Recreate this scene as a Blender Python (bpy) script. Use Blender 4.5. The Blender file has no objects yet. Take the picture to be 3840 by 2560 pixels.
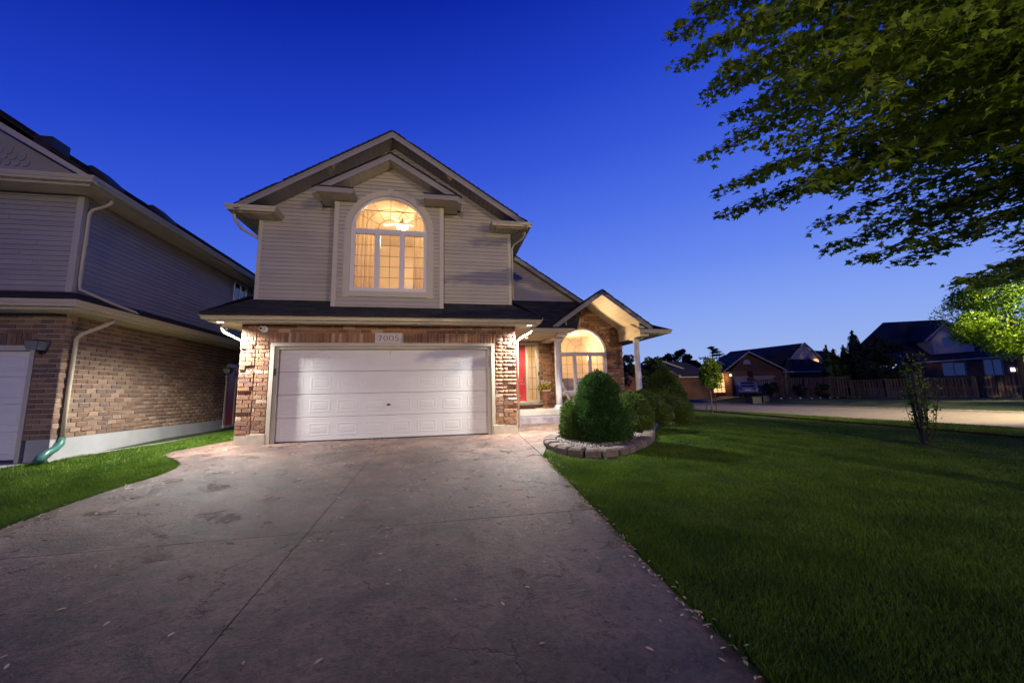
import bpy, math, random
import numpy as np
from mathutils import Matrix, Vector
random.seed(7); rng = np.random.default_rng(7)
R = math.radians
sc = bpy.context.scene
COL = sc.collection
# ---------------------------------------------------------------- camera
cam = bpy.data.cameras.new('camera'); camo = bpy.data.objects.new('camera', cam); COL.objects.link(camo)
YAW, PITCH, ROLL = 0.1868, 0.1358, -0.0228
CAM = Vector((4.4782, -9.3595, 1.0151))
cf = Vector((math.sin(YAW)*math.cos(PITCH), math.cos(YAW)*math.cos(PITCH), math.sin(PITCH)))
cr = Vector((math.cos(YAW), -math.sin(YAW), 0)); cu = cr.cross(cf)
r2 = cr*math.cos(ROLL)+cu*math.sin(ROLL); u2 = -cr*math.sin(ROLL)+cu*math.cos(ROLL)
camo.matrix_world = Matrix(((r2.x,u2.x,-cf.x,CAM.x),(r2.y,u2.y,-cf.y,CAM.y),(r2.z,u2.z,-cf.z,CAM.z),(0,0,0,1)))
cam.sensor_width = 36; cam.lens = 13.109; cam.clip_end = 2000; cam.clip_start = 0.05
sc.camera = camo
# ---------------------------------------------------------------- sky (clear dusk, afterglow low on the right)
world = bpy.data.worlds.new('World'); sc.world = world; world.use_nodes = True
wn = world.node_tree.nodes; wl = world.node_tree.links
for n in list(wn): wn.remove(n)
def s2l(c): return tuple((x/255/12.92 if x/255 <= .04045 else ((x/255+.055)/1.055)**2.4) for x in c)
tc = wn.new('ShaderNodeTexCoord'); sep = wn.new('ShaderNodeSeparateXYZ'); wl.new(tc.outputs['Generated'], sep.inputs[0])
dotn = wn.new('ShaderNodeVectorMath'); dotn.operation = 'DOT_PRODUCT'
wl.new(tc.outputs['Generated'], dotn.inputs[0]); dotn.inputs[1].default_value = (0.70, 0.71, 0)
m1 = wn.new('ShaderNodeMath'); m1.operation = 'MULTIPLY_ADD'; wl.new(dotn.outputs['Value'], m1.inputs[0]); m1.inputs[1].default_value = -0.30
wl.new(sep.outputs['Z'], m1.inputs[2])
m2 = wn.new('ShaderNodeMath'); m2.operation = 'ADD'; wl.new(m1.outputs[0], m2.inputs[0]); m2.inputs[1].default_value = 0.28
m3 = wn.new('ShaderNodeMath'); m3.operation = 'MULTIPLY'; wl.new(m2.outputs[0], m3.inputs[0]); m3.inputs[1].default_value = 1/1.4; m3.use_clamp = True
ramp = wn.new('ShaderNodeValToRGB'); wl.new(m3.outputs[0], ramp.inputs[0])
stops = [(q/1.4, c) for q, c in ((0.0,(166,186,232)),(.08,(150,176,238)),(.18,(130,161,242)),(.30,(104,137,238)),(.45,(78,113,230)),(.60,(54,88,216)),(.75,(32,64,196)),(.91,(12,38,162)),(1.05,(4,20,112)),(1.22,(2,10,66)),(1.4,(1,7,48)))]
el = ramp.color_ramp.elements
while len(el) > 1: el.remove(el[-1])
el[0].position = stops[0][0]; el[0].color = (*s2l(stops[0][1]), 1)
for p, c in stops[1:]:
    e = el.new(p); e.color = (*s2l(c), 1)
bg = wn.new('ShaderNodeBackground'); bg.inputs['Strength'].default_value = 1.0
wo = wn.new('ShaderNodeOutputWorld'); wl.new(ramp.outputs[0], bg.inputs[0]); wl.new(bg.outputs[0], wo.inputs[0])
sc.view_settings.view_transform = 'Standard'; sc.view_settings.look = 'None'
sc.view_settings.exposure = 0; sc.view_settings.gamma = 1; sc.view_settings.use_curve_mapping = False
sc.cycles.max_bounces = 6; sc.cycles.diffuse_bounces = 4; sc.cycles.transparent_max_bounces = 16
sc.cycles.sample_clamp_indirect = 4
# light powers (the room ones are bare, the others sit in lamps built further down)
P_SOFFIT, P_PORCH, P_UP, P_DOWN, P_STREET, P_STREET_R, P_FARLAMP = 2100, 330, 105, 100, 13800, 18000, 12000
COOL, WARM, SODIUM = (1.0, .975, .95), (1.0, .66, .35), (1.0, .76, .46)

# ---------------------------------------------------------------- object helpers
W = {}
def ident(o): return W.get(o, Matrix.Identity(4))
def thing(name, label, cat, loc=(0,0,0), rotz=0, group=None):
    o = bpy.data.objects.new(name, None); COL.objects.link(o); o.empty_display_size = .2
    W[o] = Matrix.Translation(loc) @ Matrix.Rotation(rotz, 4, 'Z'); o.matrix_basis = W[o]
    o['label'] = label; o['category'] = cat
    if group: o['group'] = group
    return o
def link(name, me, parent=None, M=None, world=True):
    o = bpy.data.objects.new(name, me); COL.objects.link(o)
    if parent is not None: o.parent = parent
    B = M if M is not None else Matrix.Identity(4)
    if parent is not None and world: B = ident(parent).inverted() @ B
    o.matrix_basis = B; W[o] = ident(parent) @ B if parent is not None else B
    return o
class MB:
    def __init__(s, M=None): s.v = []; s.f = []; s.M = M
    def add(s, vs, fs):
        b = len(s.v); s.v += [tuple(s.M @ Vector(v)) if s.M else tuple(v) for v in vs]; s.f += [tuple(i+b for i in f) for f in fs]; return s
    def box(s, x0, x1, y0, y1, z0, z1):
        return s.add([(x0,y0,z0),(x1,y0,z0),(x1,y1,z0),(x0,y1,z0),(x0,y0,z1),(x1,y0,z1),(x1,y1,z1),(x0,y1,z1)],
                     [(0,3,2,1),(4,5,6,7),(0,1,5,4),(1,2,6,5),(2,3,7,6),(3,0,4,7)])
    def prism(s, pts, d):   # polygon of 3d points pushed along vector d
        n = len(pts); d = Vector(d); q = [Vector(p) for p in pts]
        return s.add(q+[p+d for p in q], [tuple(range(n))[::-1], tuple(range(n, 2*n))]+[(i,(i+1)%n,(i+1)%n+n,i+n) for i in range(n)])
    def poly(s, pts): return s.add(pts, [tuple(range(len(pts)))])
    def tube(s, path, r, seg=8, cap=True, sy=1.0):
        P = [Vector(p) for p in path]; rs = r if isinstance(r, (list, tuple)) else [r]*len(P)
        vs = []; up = Vector((0,0,1)); prev = None
        for i, p in enumerate(P):
            t = (P[min(i+1,len(P)-1)]-P[max(i-1,0)]).normalized()
            if prev is None: a = t.cross(up); a = a if a.length > .05 else t.cross(Vector((1,0,0)))
            else: a = prev-t*prev.dot(t)
            a.normalize(); prev = a; b = t.cross(a)
            for k in range(seg):
                th = 2*math.pi*(k+.5)/seg; vs.append(p+a*math.cos(th)*rs[i]+b*math.sin(th)*rs[i]*sy)
        fs = [(i*seg+k, i*seg+(k+1)%seg, (i+1)*seg+(k+1)%seg, (i+1)*seg+k) for i in range(len(P)-1) for k in range(seg)]
        if cap: fs += [tuple(range(seg))[::-1], tuple(range((len(P)-1)*seg, len(P)*seg))]
        return s.add(vs, fs)
    def lathe(s, prof, c, seg=20, jitter=0):
        vs = []; c = Vector(c)
        for r, z in prof:
            for k in range(seg):
                th = 2*math.pi*k/seg; vs.append(c+Vector((r*math.cos(th), r*math.sin(th), z)))
        n = len(prof)
        fs = [(i*seg+k, i*seg+(k+1)%seg, (i+1)*seg+(k+1)%seg, (i+1)*seg+k) for i in range(n-1) for k in range(seg)]
        fs += [tuple(range(seg))[::-1], tuple(range((n-1)*seg, n*seg))]
        return s.add(vs, fs)
    def sweep(s, prof, p0, p1, out, up=(0,0,1)):  # profile of (outward, up) pairs from p0 to p1
        o = Vector(out); u = Vector(up); p0 = Vector(p0); p1 = Vector(p1)
        return s.prism([p0+o*a+u*b for a, b in prof], p1-p0)
    def build(s, name, mat, parent=None, smooth=False, kind=None, bevel=0):
        me = bpy.data.meshes.new(name)
        v = s.v
        if parent is not None:
            I = ident(parent).inverted(); v = [tuple(I @ Vector(p)) for p in v]
        me.from_pydata(v, [], s.f); me.materials.append(mat)
        if smooth: me.polygons.foreach_set('use_smooth', [True]*len(me.polygons))
        o = bpy.data.objects.new(name, me); COL.objects.link(o)
        if parent is not None: o.parent = parent
        W[o] = ident(parent) if parent is not None else Matrix.Identity(4)
        if kind: o['kind'] = kind
        if bevel:
            m = o.modifiers.new('edge', 'BEVEL'); m.width = bevel; m.segments = 2; m.limit_method = 'ANGLE'
        me.update(); return o
def np_mesh(name, verts, faces_flat, nper, mat, parent=None, kind=None, smooth=False):
    """verts Nx3, faces_flat: (F, nper) int array."""
    if parent is not None:
        I = np.array(ident(parent).inverted()); verts = verts @ I[:3,:3].T + I[:3,3]
    me = bpy.data.meshes.new(name); F = len(faces_flat)
    me.vertices.add(len(verts)); me.vertices.foreach_set('co', np.ascontiguousarray(verts, dtype=np.float32).ravel())
    me.loops.add(F*nper); me.loops.foreach_set('vertex_index', np.ascontiguousarray(faces_flat, dtype=np.int32).ravel())
    me.polygons.add(F); me.polygons.foreach_set('loop_start', np.arange(0, F*nper, nper, dtype=np.int32))
    me.materials.append(mat); me.update(calc_edges=True); me.validate()
    o = bpy.data.objects.new(name, me); COL.objects.link(o)
    if parent is not None: o.parent = parent
    W[o] = ident(parent) if parent is not None else Matrix.Identity(4)
    if kind: o['kind'] = kind
    if smooth: me.polygons.foreach_set('use_smooth', [True]*F)
    return o
def tag(o, label, cat=None, group=None, kind=None):
    o['label'] = label
    if cat: o['category'] = cat
    if group: o['group'] = group
    if kind: o['kind'] = kind
    return o

# ---------------------------------------------------------------- materials
def mat(name, col, rough=.7, var=.0, scale=6, bump=0, bscale=60, rand=0, emis=None, estr=0, metal=0, spec=.5, col2=None, detail=4, coat=0, sss=0):
    m = bpy.data.materials.new(name); m.use_nodes = True; nt = m.node_tree; N = nt.nodes; L = nt.links
    b = N['Principled BSDF']; b.inputs['Roughness'].default_value = rough; b.inputs['Metallic'].default_value = metal
    b.inputs['Specular IOR Level'].default_value = spec; b.inputs['Base Color'].default_value = (*col, 1)
    if coat: b.inputs['Coat Weight'].default_value = coat
    t = N.new('ShaderNodeTexCoord')
    out = None
    if var or col2:
        n = N.new('ShaderNodeTexNoise'); n.inputs['Scale'].default_value = scale; n.inputs['Detail'].default_value = detail; L.new(t.outputs['Object'], n.inputs['Vector'])
        r = N.new('ShaderNodeValToRGB'); L.new(n.outputs['Fac'], r.inputs[0])
        c2 = col2 or tuple(c*(1-var) for c in col)
        r.color_ramp.elements[0].position = .35; r.color_ramp.elements[1].position = .65
        r.color_ramp.elements[0].color = (*c2, 1); r.color_ramp.elements[1].color = (*(col if col2 else tuple(min(1, c*(1+var)) for c in col)), 1)
        out = r.outputs[0]
    if rand:
        oi = N.new('ShaderNodeObjectInfo'); g = N.new('ShaderNodeNewGeometry'); a = N.new('ShaderNodeMath'); a.operation = 'ADD'
        L.new(oi.outputs['Random'], a.inputs[0]); L.new(g.outputs['Random Per Island'], a.inputs[1])
        f = N.new('ShaderNodeMath'); f.operation = 'FRACT'; L.new(a.outputs[0], f.inputs[0])
        h = N.new('ShaderNodeHueSaturation'); mr = N.new('ShaderNodeMapRange'); L.new(f.outputs[0], mr.inputs[0])
        mr.inputs[3].default_value = 1-rand; mr.inputs[4].default_value = 1+rand; L.new(mr.outputs[0], h.inputs['Value'])
        if out: L.new(out, h.inputs['Color'])
        else: h.inputs['Color'].default_value = (*col, 1)
        out = h.outputs[0]; m['f'] = f.name
    if out: L.new(out, b.inputs['Base Color'])
    if bump:
        n = N.new('ShaderNodeTexNoise'); n.inputs['Scale'].default_value = bscale; n.inputs['Detail'].default_value = 5; L.new(t.outputs['Object'], n.inputs['Vector'])
        bp = N.new('ShaderNodeBump'); bp.inputs['Strength'].default_value = bump; bp.inputs['Distance'].default_value = .01
        L.new(n.outputs['Fac'], bp.inputs['Height']); L.new(bp.outputs[0], b.inputs['Normal'])
    if emis: b.inputs['Emission Color'].default_value = (*emis, 1); b.inputs['Emission Strength'].default_value = estr
    return m
def brick_mat(name, cols, vary=.12):
    m = mat(name, cols[0], .9, .25, 30, .7, 70, rand=vary, spec=.25); nt = m.node_tree; N = nt.nodes; L = nt.links
    f = N[m['f']]; r = N.new('ShaderNodeValToRGB'); r.color_ramp.interpolation = 'CONSTANT'
    e = r.color_ramp.elements; e[0].color = (*cols[0], 1)
    e[1].position = 1/len(cols); e[1].color = (*cols[1], 1)
    for i, c in enumerate(cols[2:], 2): k = e.new(i/len(cols)); k.color = (*c, 1)
    L.new(f.outputs[0], r.inputs[0])
    # multiply the picked colour with the grain
    grain = [n for n in N if n.type == 'VALTORGB' and n != r][0]
    grain.color_ramp.elements[0].color = (.72,.70,.68,1); grain.color_ramp.elements[1].color = (1.12,1.1,1.08,1)
    mx = N.new('ShaderNodeMix'); mx.data_type = 'RGBA'; mx.blend_type = 'MULTIPLY'; mx.inputs[0].default_value = 1
    L.new(r.outputs[0], mx.inputs[6]); L.new(grain.outputs[0], mx.inputs[7])
    h = [n for n in N if n.type == 'HUE_SAT'][0]; L.new(mx.outputs[2], h.inputs['Color'])
    return m
def glass_mat(name, tint=(1,1,1), refl=.12):
    m = bpy.data.materials.new(name); m.use_nodes = True; nt = m.node_tree; N = nt.nodes; L = nt.links
    N.remove(N['Principled BSDF']); o = N['Material Output']
    t = N.new('ShaderNodeBsdfTransparent'); t.inputs[0].default_value = (*tint, 1)
    g = N.new('ShaderNodeBsdfGlossy'); g.inputs['Roughness'].default_value = .02
    x = N.new('ShaderNodeMixShader'); x.inputs[0].default_value = refl
    L.new(t.outputs[0], x.inputs[1]); L.new(g.outputs[0], x.inputs[2]); L.new(x.outputs[0], o.inputs['Surface'])
    return m
def leaf_mat(name, c1, c2, trans=.35, rough=.5, rand=.3):
    m = mat(name, c1, rough, 0, rand=rand, col2=c2, scale=1.7, spec=.3); nt = m.node_tree; N = nt.nodes; L = nt.links
    b = N['Principled BSDF']; o = N['Material Output']; h = [n for n in N if n.type == 'HUE_SAT'][0]
    t = N.new('ShaderNodeBsdfTranslucent'); L.new(h.outputs[0], t.inputs[0])
    x = N.new('ShaderNodeMixShader'); x.inputs[0].default_value = trans
    L.new(b.outputs[0], x.inputs[1]); L.new(t.outputs[0], x.inputs[2]); L.new(x.outputs[0], o.inputs['Surface'])
    return m
M = {}
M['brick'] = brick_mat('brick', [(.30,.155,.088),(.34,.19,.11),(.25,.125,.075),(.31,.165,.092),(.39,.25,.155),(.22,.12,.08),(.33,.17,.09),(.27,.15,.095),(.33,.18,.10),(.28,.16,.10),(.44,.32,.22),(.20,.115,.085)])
M['brick_n'] = brick_mat('brick_tan', [(.26,.165,.105),(.31,.21,.14),(.22,.14,.09),(.28,.185,.125),(.20,.135,.095),(.34,.235,.16),(.17,.12,.095)])
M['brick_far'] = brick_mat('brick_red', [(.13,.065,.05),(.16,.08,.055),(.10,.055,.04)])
M['mortar'] = mat('mortar', (.42,.34,.25), .95, .12, 20, .4, 120)
M['mortar_n'] = mat('pale_mortar', (.46,.40,.31), .95, .12, 20, .4, 120)
M['stone_base'] = mat('cast_stone', (.46,.40,.30), .9, .12, 8, .5, 60)
M['siding'] = mat('vinyl_siding', (.40,.37,.32), .55, .05, 1.3, .1, 30, rand=.06)
M['siding_n'] = mat('vinyl_siding_grey', (.36,.335,.29), .55, .05, 1.3, .1, 30, rand=.06)
M['trim'] = mat('beige_trim', (.47,.43,.33), .5, .03, 3)
M['gutter'] = mat('beige_gutter', (.55,.49,.32), .4, .03, 3)
M['soffit'] = mat('beige_soffit', (.58,.52,.38), .55, .02, 3)
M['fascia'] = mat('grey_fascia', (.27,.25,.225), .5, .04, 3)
M['shingle'] = mat('dark_shingle', (.03,.03,.033), .95, .3, 40, .6, 300, rand=.35)
M['shingle_n'] = mat('brown_shingle', (.03,.022,.02), .95, .3, 40, .6, 300, rand=.35)
M['door_white'] = mat('white_door_paint', (.70,.70,.66), .6, .02, 2, .05, 80)
M['white'] = mat('white_paint', (.72,.72,.72), .4, .02, 4)
M['frame'] = mat('white_vinyl_frame', (.62,.60,.60), .35)
M['red'] = mat('red_door_paint', (.55,.035,.04), .35)
M['concrete'] = mat('concrete', (.30,.295,.27), .9, .12, 3, .4, 90)
M['foundation'] = mat('foundation_concrete', (.36,.36,.34), .9, .08, 2, .3, 60)
M['porchc'] = mat('porch_concrete', (.42,.38,.32), .85, .12, 3, .3, 90)
M['steps'] = mat('stamped_step', (.26,.22,.23), .7, .25, 6, .6, 40)
M['glass'] = glass_mat('window_glass', refl=.045)
M['muntin'] = mat('brass_muntin', (.09,.05,.02), .5)
M['room'] = mat('cream_wall', (.78,.70,.56), .9)
M['curtain'] = None
M['blind'] = mat('blind_slat', (.72,.60,.42), .6)
M['dark'] = mat('dark_metal', (.02,.02,.02), .5)
M['black'] = mat('black_rubber', (.012,.012,.012), .8)
M['chrome'] = mat('satin_nickel', (.6,.58,.55), .25, metal=1)
M['lampglow'] = mat('lamp_lens', (.9,.9,.9), .5, emis=(1,.94,.95), estr=14)
M['bulb'] = mat('warm_bulb', (.9,.8,.6), .5, emis=(1,.62,.25), estr=40)
M['sodium'] = mat('street_lamp_lens', (.9,.8,.6), .5, emis=(1,.75,.4), estr=20)
M['terra'] = mat('terracotta', (.30,.13,.075), .8, .15, 10, .3, 50)
M['cream'] = mat('cream_rim', (.7,.64,.56), .7)
M['green_pipe'] = mat('green_plastic', (.04,.14,.11), .35)
M['bark'] = mat('bark', (.05,.038,.028), .95, .3, 20, .8, 60)
M['bark_l'] = mat('pale_bark', (.14,.12,.09), .95, .3, 20, .6, 60)
M['soil'] = mat('soil', (.035,.024,.017), .95, .3, 20, .8, 50)
M['pebble'] = mat('pebble', (.25,.23,.21), .8, .2, 10, rand=.5)
M['edging'] = mat('edging_stone', (.15,.12,.10), .95, .2, 14, .9, 60, rand=.18)
M['flag'] = mat('flagstone', (.33,.30,.26), .9, .2, 6, .6, 40)
M['grass'] = leaf_mat('grass_blade', (.125,.215,.016), (.06,.125,.010), .3, .6, .35)
M['maple'] = leaf_mat('maple_leaf', (.25,.36,.025), (.15,.25,.02), .5, .5, .35)
M['cedar'] = leaf_mat('cedar_foliage', (.045,.115,.022), (.028,.08,.02), .2, .6, .4)
M['cedar2'] = leaf_mat('gold_cedar_foliage', (.10,.16,.025), (.06,.11,.022), .2, .6, .4)
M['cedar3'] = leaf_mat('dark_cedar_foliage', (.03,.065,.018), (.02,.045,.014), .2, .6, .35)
M['curtain'] = leaf_mat('sheer_curtain', (.85,.74,.52), (.80,.68,.45), .6, .9, .02)
M['darkleaf'] = leaf_mat('dark_foliage', (.03,.045,.018), (.02,.032,.014), .25, .6, .35)
M['midleaf'] = leaf_mat('green_foliage', (.06,.11,.02), (.04,.075,.018), .35, .6, .35)
M['limeleaf'] = leaf_mat('lime_foliage', (.20,.34,.015), (.11,.22,.012), .45, .5, .35)
M['asphalt'] = mat('road_surface', (.17,.155,.125), .85, .1, 2, .3, 60)
M['matte_dark'] = mat('dark_matte', (.02,.018,.015), 1, .2, 4, spec=0)
M['fence'] = mat('cedar_fence', (.075,.055,.042), .9, .2, 5, .4, 30, rand=.25)
M['seed'] = mat('dry_seed', (.70,.54,.36), .8, rand=.25)

# ---------------------------------------------------------------- ground shape
def smooth(t): t = max(0, min(1, t)); return t*t*(3-2*t)
def lerp(a, b, t): return a+(b-a)*t
def H(x, y):
    yy = max(y, -16); base = .05*yy if yy < 0 else .035*min(yy, 2)
    w = smooth((x-7)/17.3)
    z = lerp(base, -.60, w)
    if x > 24.3:
        z = -.80
        far = -.25+.2*smooth((y-21)/5)
        z = lerp(-.80, far, smooth((x-35.2)/3.2))
    if y > 32 and x > 24.3: z = lerp(z, -.12, smooth((y-32)/8))
    return z
# ---------------------------------------------------------------- terrain, road, driveway
def driveway_mat():
    m = bpy.data.materials.new('stamped_concrete'); m.use_nodes = True; N = m.node_tree.nodes; L = m.node_tree.links
    b = N['Principled BSDF']; b.inputs['Roughness'].default_value = .4; b.inputs['Specular IOR Level'].default_value = .45
    t = N.new('ShaderNodeTexCoord')
    def noise(sc_, det=5, dist=0, rgh=.5):
        n = N.new('ShaderNodeTexNoise'); n.inputs['Scale'].default_value = sc_; n.inputs['Detail'].default_value = det
        n.inputs['Distortion'].default_value = dist; n.inputs['Roughness'].default_value = rgh; L.new(t.outputs['Object'], n.inputs['Vector']); return n.outputs['Fac']
    def rampn(f, a, c):
        r = N.new('ShaderNodeValToRGB'); L.new(f, r.inputs[0]); e = r.color_ramp.elements
        e[0].position, e[0].color = a[0], (*a[1], 1); e[1].position, e[1].color = c[0], (*c[1], 1); return r.outputs[0]
    def mix(a, c, f, mode='MIX'):
        x = N.new('ShaderNodeMix'); x.data_type = 'RGBA'; x.blend_type = mode
        if hasattr(f, 'links') or hasattr(f, 'is_linked'): L.new(f, x.inputs[0])
        else: x.inputs[0].default_value = f
        L.new(a, x.inputs[6]); L.new(c, x.inputs[7]); return x.outputs[2]
    basec = rampn(noise(.55, 4, .4), (.38, (.108,.073,.059)), (.62, (.208,.135,.098)))
    patch = rampn(noise(1.7, 6, 1.2, .6), (.40, (.50,.48,.53)), (.62, (1.38,1.30,1.24)))
    c1 = mix(basec, patch, .85, 'MULTIPLY')
    fine = rampn(noise(22, 8, .6, .7), (.38, (.42,.40,.41)), (.60, (1.4,1.4,1.4)))
    c2 = mix(c1, fine, .8, 'MULTIPLY')
    pits = rampn(noise(30, 4, .2), (.33, (.35,.33,.33)), (.41, (1,1,1)))
    c3 = mix(c2, pits, .8, 'MULTIPLY')
    # stamped stone seams: warped cell edges, broken up so they come and go
    wv = N.new('ShaderNodeTexNoise'); wv.inputs['Scale'].default_value = 1.3; wv.inputs['Detail'].default_value = 6; wv.inputs['Roughness'].default_value = .65; L.new(t.outputs['Object'], wv.inputs['Vector'])
    vm = N.new('ShaderNodeVectorMath'); vm.operation = 'MULTIPLY_ADD'; L.new(wv.outputs['Color'], vm.inputs[0]); vm.inputs[1].default_value = (.9,.9,.0); L.new(t.outputs['Object'], vm.inputs[2])
    vo = N.new('ShaderNodeTexVoronoi'); vo.feature = 'DISTANCE_TO_EDGE'; vo.inputs['Scale'].default_value = .75; L.new(vm.outputs[0], vo.inputs['Vector'])
    seam = rampn(vo.outputs['Distance'], (.0, (0,0,0)), (.011, (1,1,1)))
    br = rampn(noise(1.1, 3), (.46, (1,1,1)), (.54, (0,0,0)))
    x = N.new('ShaderNodeMix'); x.data_type = 'RGBA'; x.blend_type = 'LIGHTEN'; x.inputs[0].default_value = 1; L.new(seam, x.inputs[6]); L.new(br, x.inputs[7]); seamf = x.outputs[2]
    sm = rampn(seamf, (.0, (.38,.36,.36)), (1, (1,1,1)))
    c4 = mix(c3, sm, .95, 'MULTIPLY')
    L.new(c4, b.inputs['Base Color'])
    rr = N.new('ShaderNodeMapRange'); L.new(noise(3, 6, .5, .6), rr.inputs[0]); rr.inputs[1].default_value = .35; rr.inputs[2].default_value = .65; rr.inputs[3].default_value = .24; rr.inputs[4].default_value = .50; L.new(rr.outputs[0], b.inputs['Roughness'])
    def add(a, c, k):
        q = N.new('ShaderNodeMath'); q.operation = 'MULTIPLY_ADD'; L.new(c, q.inputs[0]); q.inputs[1].default_value = k; L.new(a, q.inputs[2]); return q.outputs[0]
    h = add(noise(19, 9, .3, .75), noise(3.2, 6, .4, .55), .7)
    h = add(h, noise(70, 5), .22); h = add(h, seamf, .6); h = add(h, pits, .12)
    bp = N.new('ShaderNodeBump'); bp.inputs['Strength'].default_value = .8; bp.inputs['Distance'].default_value = .034; L.new(h, bp.inputs['Height']); L.new(bp.outputs[0], b.inputs['Normal'])
    return m
M['drive'] = driveway_mat()
def soil_grass_mat():
    m = mat('lawn_ground', (.03,.06,.01), 1, 0, col2=(.018,.036,.008), scale=9, bump=.8, bscale=120)
    return m
M['lawn'] = soil_grass_mat()

def axis(segs):
    out = []
    for a, b, st in segs: out += list(np.arange(a, b, st))
    return np.array(out+[segs[-1][1]])
xs = axis([(-400,-60,40),(-60,-8,6),(-8,26,.5),(26,60,1.5),(60,120,10),(120,500,40)])
ys = axis([(-300,-60,40),(-60,-16,6),(-16,10,.5),(10,60,2),(60,120,10),(120,700,60)])
V = np.array([(x, y, H(x, y)-.03 if not (23.9 < x < 36 and y < 70) else H(x, y)-.12) for y in ys for x in xs])
nx = len(xs); F = np.array([(j*nx+i, j*nx+i+1, (j+1)*nx+i+1, (j+1)*nx+i) for j in range(len(ys)-1) for i in range(nx-1)])
g = np_mesh('ground', V, F, 4, M['lawn'], smooth=True); tag(g, 'dark green turf ground running out under the whole neighbourhood', kind='structure')

def strip(name, left, right, mat_, lift, nsub=1):
    """sheet between two polylines that follows the ground"""
    mb = MB(); n = len(left); rows = []
    for a, b in zip(left, right):
        rows.append([(lerp(a[0],b[0],k/nsub), lerp(a[1],b[1],k/nsub), (a[2] if len(a) > 2 else H(a[0],a[1]))*(1-k/nsub)+(b[2] if len(b) > 2 else H(b[0],b[1]))*k/nsub+lift) for k in range(nsub+1)])
    vs = [p for r_ in rows for p in r_]; w_ = nsub+1
    fs = [(i*w_+k, i*w_+k+1, (i+1)*w_+k+1, (i+1)*w_+k) for i in range(n-1) for k in range(nsub)]
    mb.add(vs, fs); return mb.build(name, mat_)
rl = [(24.6,y,-.72) for y in (-60,-20,0,10,20,32,44,70,200)]
rr_ = [(x,y,-.72) for x, y in ((35.3,-60),(35.3,-20),(35.3,0),(35,10),(35,20),(36,31),(37,44),(36,70),(36,200))]
ro = strip('road', rl, rr_, M['asphalt'], 0); tag(ro, 'pale residential street crossing behind the lawn', kind='structure')
cu_ = MB()
for a, b in zip(rl, rl[1:]): cu_.sweep([(-.16,-.12),(.0,-.12),(.02,.0),(.0,.12),(-.16,.12)], a, b, (1,0,0))
c_ = cu_.build('kerb', M['concrete']); tag(c_, 'low concrete kerb along the near side of the street', kind='structure')
cu_ = MB()
for a, b in zip(rr_[:6], rr_[1:6]): cu_.sweep([(.16,-.12),(.0,-.12),(-.02,.0),(.0,.10),(.16,.10)], a, b, (1,0,0))
c_ = cu_.build('kerb', M['concrete']); tag(c_, 'low concrete kerb along the far side of the street', kind='structure')
pa = [(19.2,-9),(20.0,-1.7),(20.7,1.4),(21.3,4.8),(22.1,10),(22.8,17),(23,30),(23,60)]
p_ = strip('verge_band', [(x,y) for x,y in pa], [(x+.62,y) for x,y in pa], M['matte_dark'], .0); tag(p_, 'narrow dark band between the lawn and the verge', kind='structure')  # thin dark strip laid along the far edge of the lawn
# driveway and garage apron of the brick house across the street
fd = strip('far_driveway', [(36,30.9),(38,27.5),(41,27),(44,31)], [(36.5,48),(39,48),(43,42),(46,38)], M['asphalt'], .06, 3); tag(fd, 'grey driveway in front of the brick garage across the street', kind='structure')

# --- the stamped driveway: slabs cut by real joints
outline = [(6.33,0.0),(6.30,-1.0),(6.27,-2.6),(6.20,-4.0),(6.12,-5.35),(6.02,-6.9),(6.02,-9),(6.0,-14.5),(.15,-14.5),(.13,-6),(.13,-4.52),(.09,-3.82),(.12,-2.92),(.17,-2.74),(.19,-2.4),(.16,-2.09),(.06,-1.8),(-.07,-1.58),(-.3,-1.3),(-.56,-1.04),(-.78,-.86),(-.90,-.67),(-.90,-.4),(-.79,-.12),(-.6,.4),(-.41,.89),(-.3,2.5),(-.02,2.5),(-.02,.19),(6.1,.19),(6.1,0)]
walk = [(6.345,0.0),(6.345,2.3),(8.5,2.3),(8.35,1.9),(8.0,1.2),(7.45,-.1),(7.05,-.75),(6.72,-1.3),(6.5,-2.0),(6.28,-2.6),(6.31,-1.0)]
def clip(poly, x0, x1, y0, y1):
    def cut(P, ax, v, keep_ge):
        out = []
        for i in range(len(P)):
            a, b = P[i], P[(i+1)%len(P)]; ia = (a[ax] >= v) == keep_ge or a[ax] == v; ib = (b[ax] >= v) == keep_ge or b[ax] == v
            if ia: out.append(a)
            if ia != ib:
                t = (v-a[ax])/(b[ax]-a[ax]); out.append((a[0]+(b[0]-a[0])*t, a[1]+(b[1]-a[1])*t))
        return out
    P = list(poly)
    for ax, v, k in ((0,x0,True),(0,x1,False),(1,y0,True),(1,y1,False)):
        P = cut(P, ax, v, k)
        if len(P) < 3: return []
    return P
hd = lambda x, y: .05*y if y < 0 else .035*min(y, 2)
drv = thing('driveway', '', '', (3.2,-6,0)); del drv['category']; tag(drv, 'brown stamped concrete driveway with sawn joints in front of the garage', kind='structure')
xb = [(-3,3.216),(3.224,8)]; yb = [(-20,-8.204),(-8.196,-5.304),(-5.296,-2.604),(-2.596,0),(0,4)]
for x0, x1 in xb:
    for y0, y1 in yb:
        P = clip(outline, x0, x1, y0, y1)
        if len(P) < 3: continue
        top = [(x, y, hd(x, y)) for x, y in P]
        MB().prism([(x,y,z-.1) for x,y,z in top], (0,0,.1)).build('slab', M['drive'], drv)
jb = MB(); jb.poly([(-.9,-.86,-.06),(.1,-3,-.17),(.1,-14.4,-.74),(6,-14.4,-.74),(6.2,-2,-.12),(6.2,.15,-.015),(-.5,.15,-.015)]); 
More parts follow.
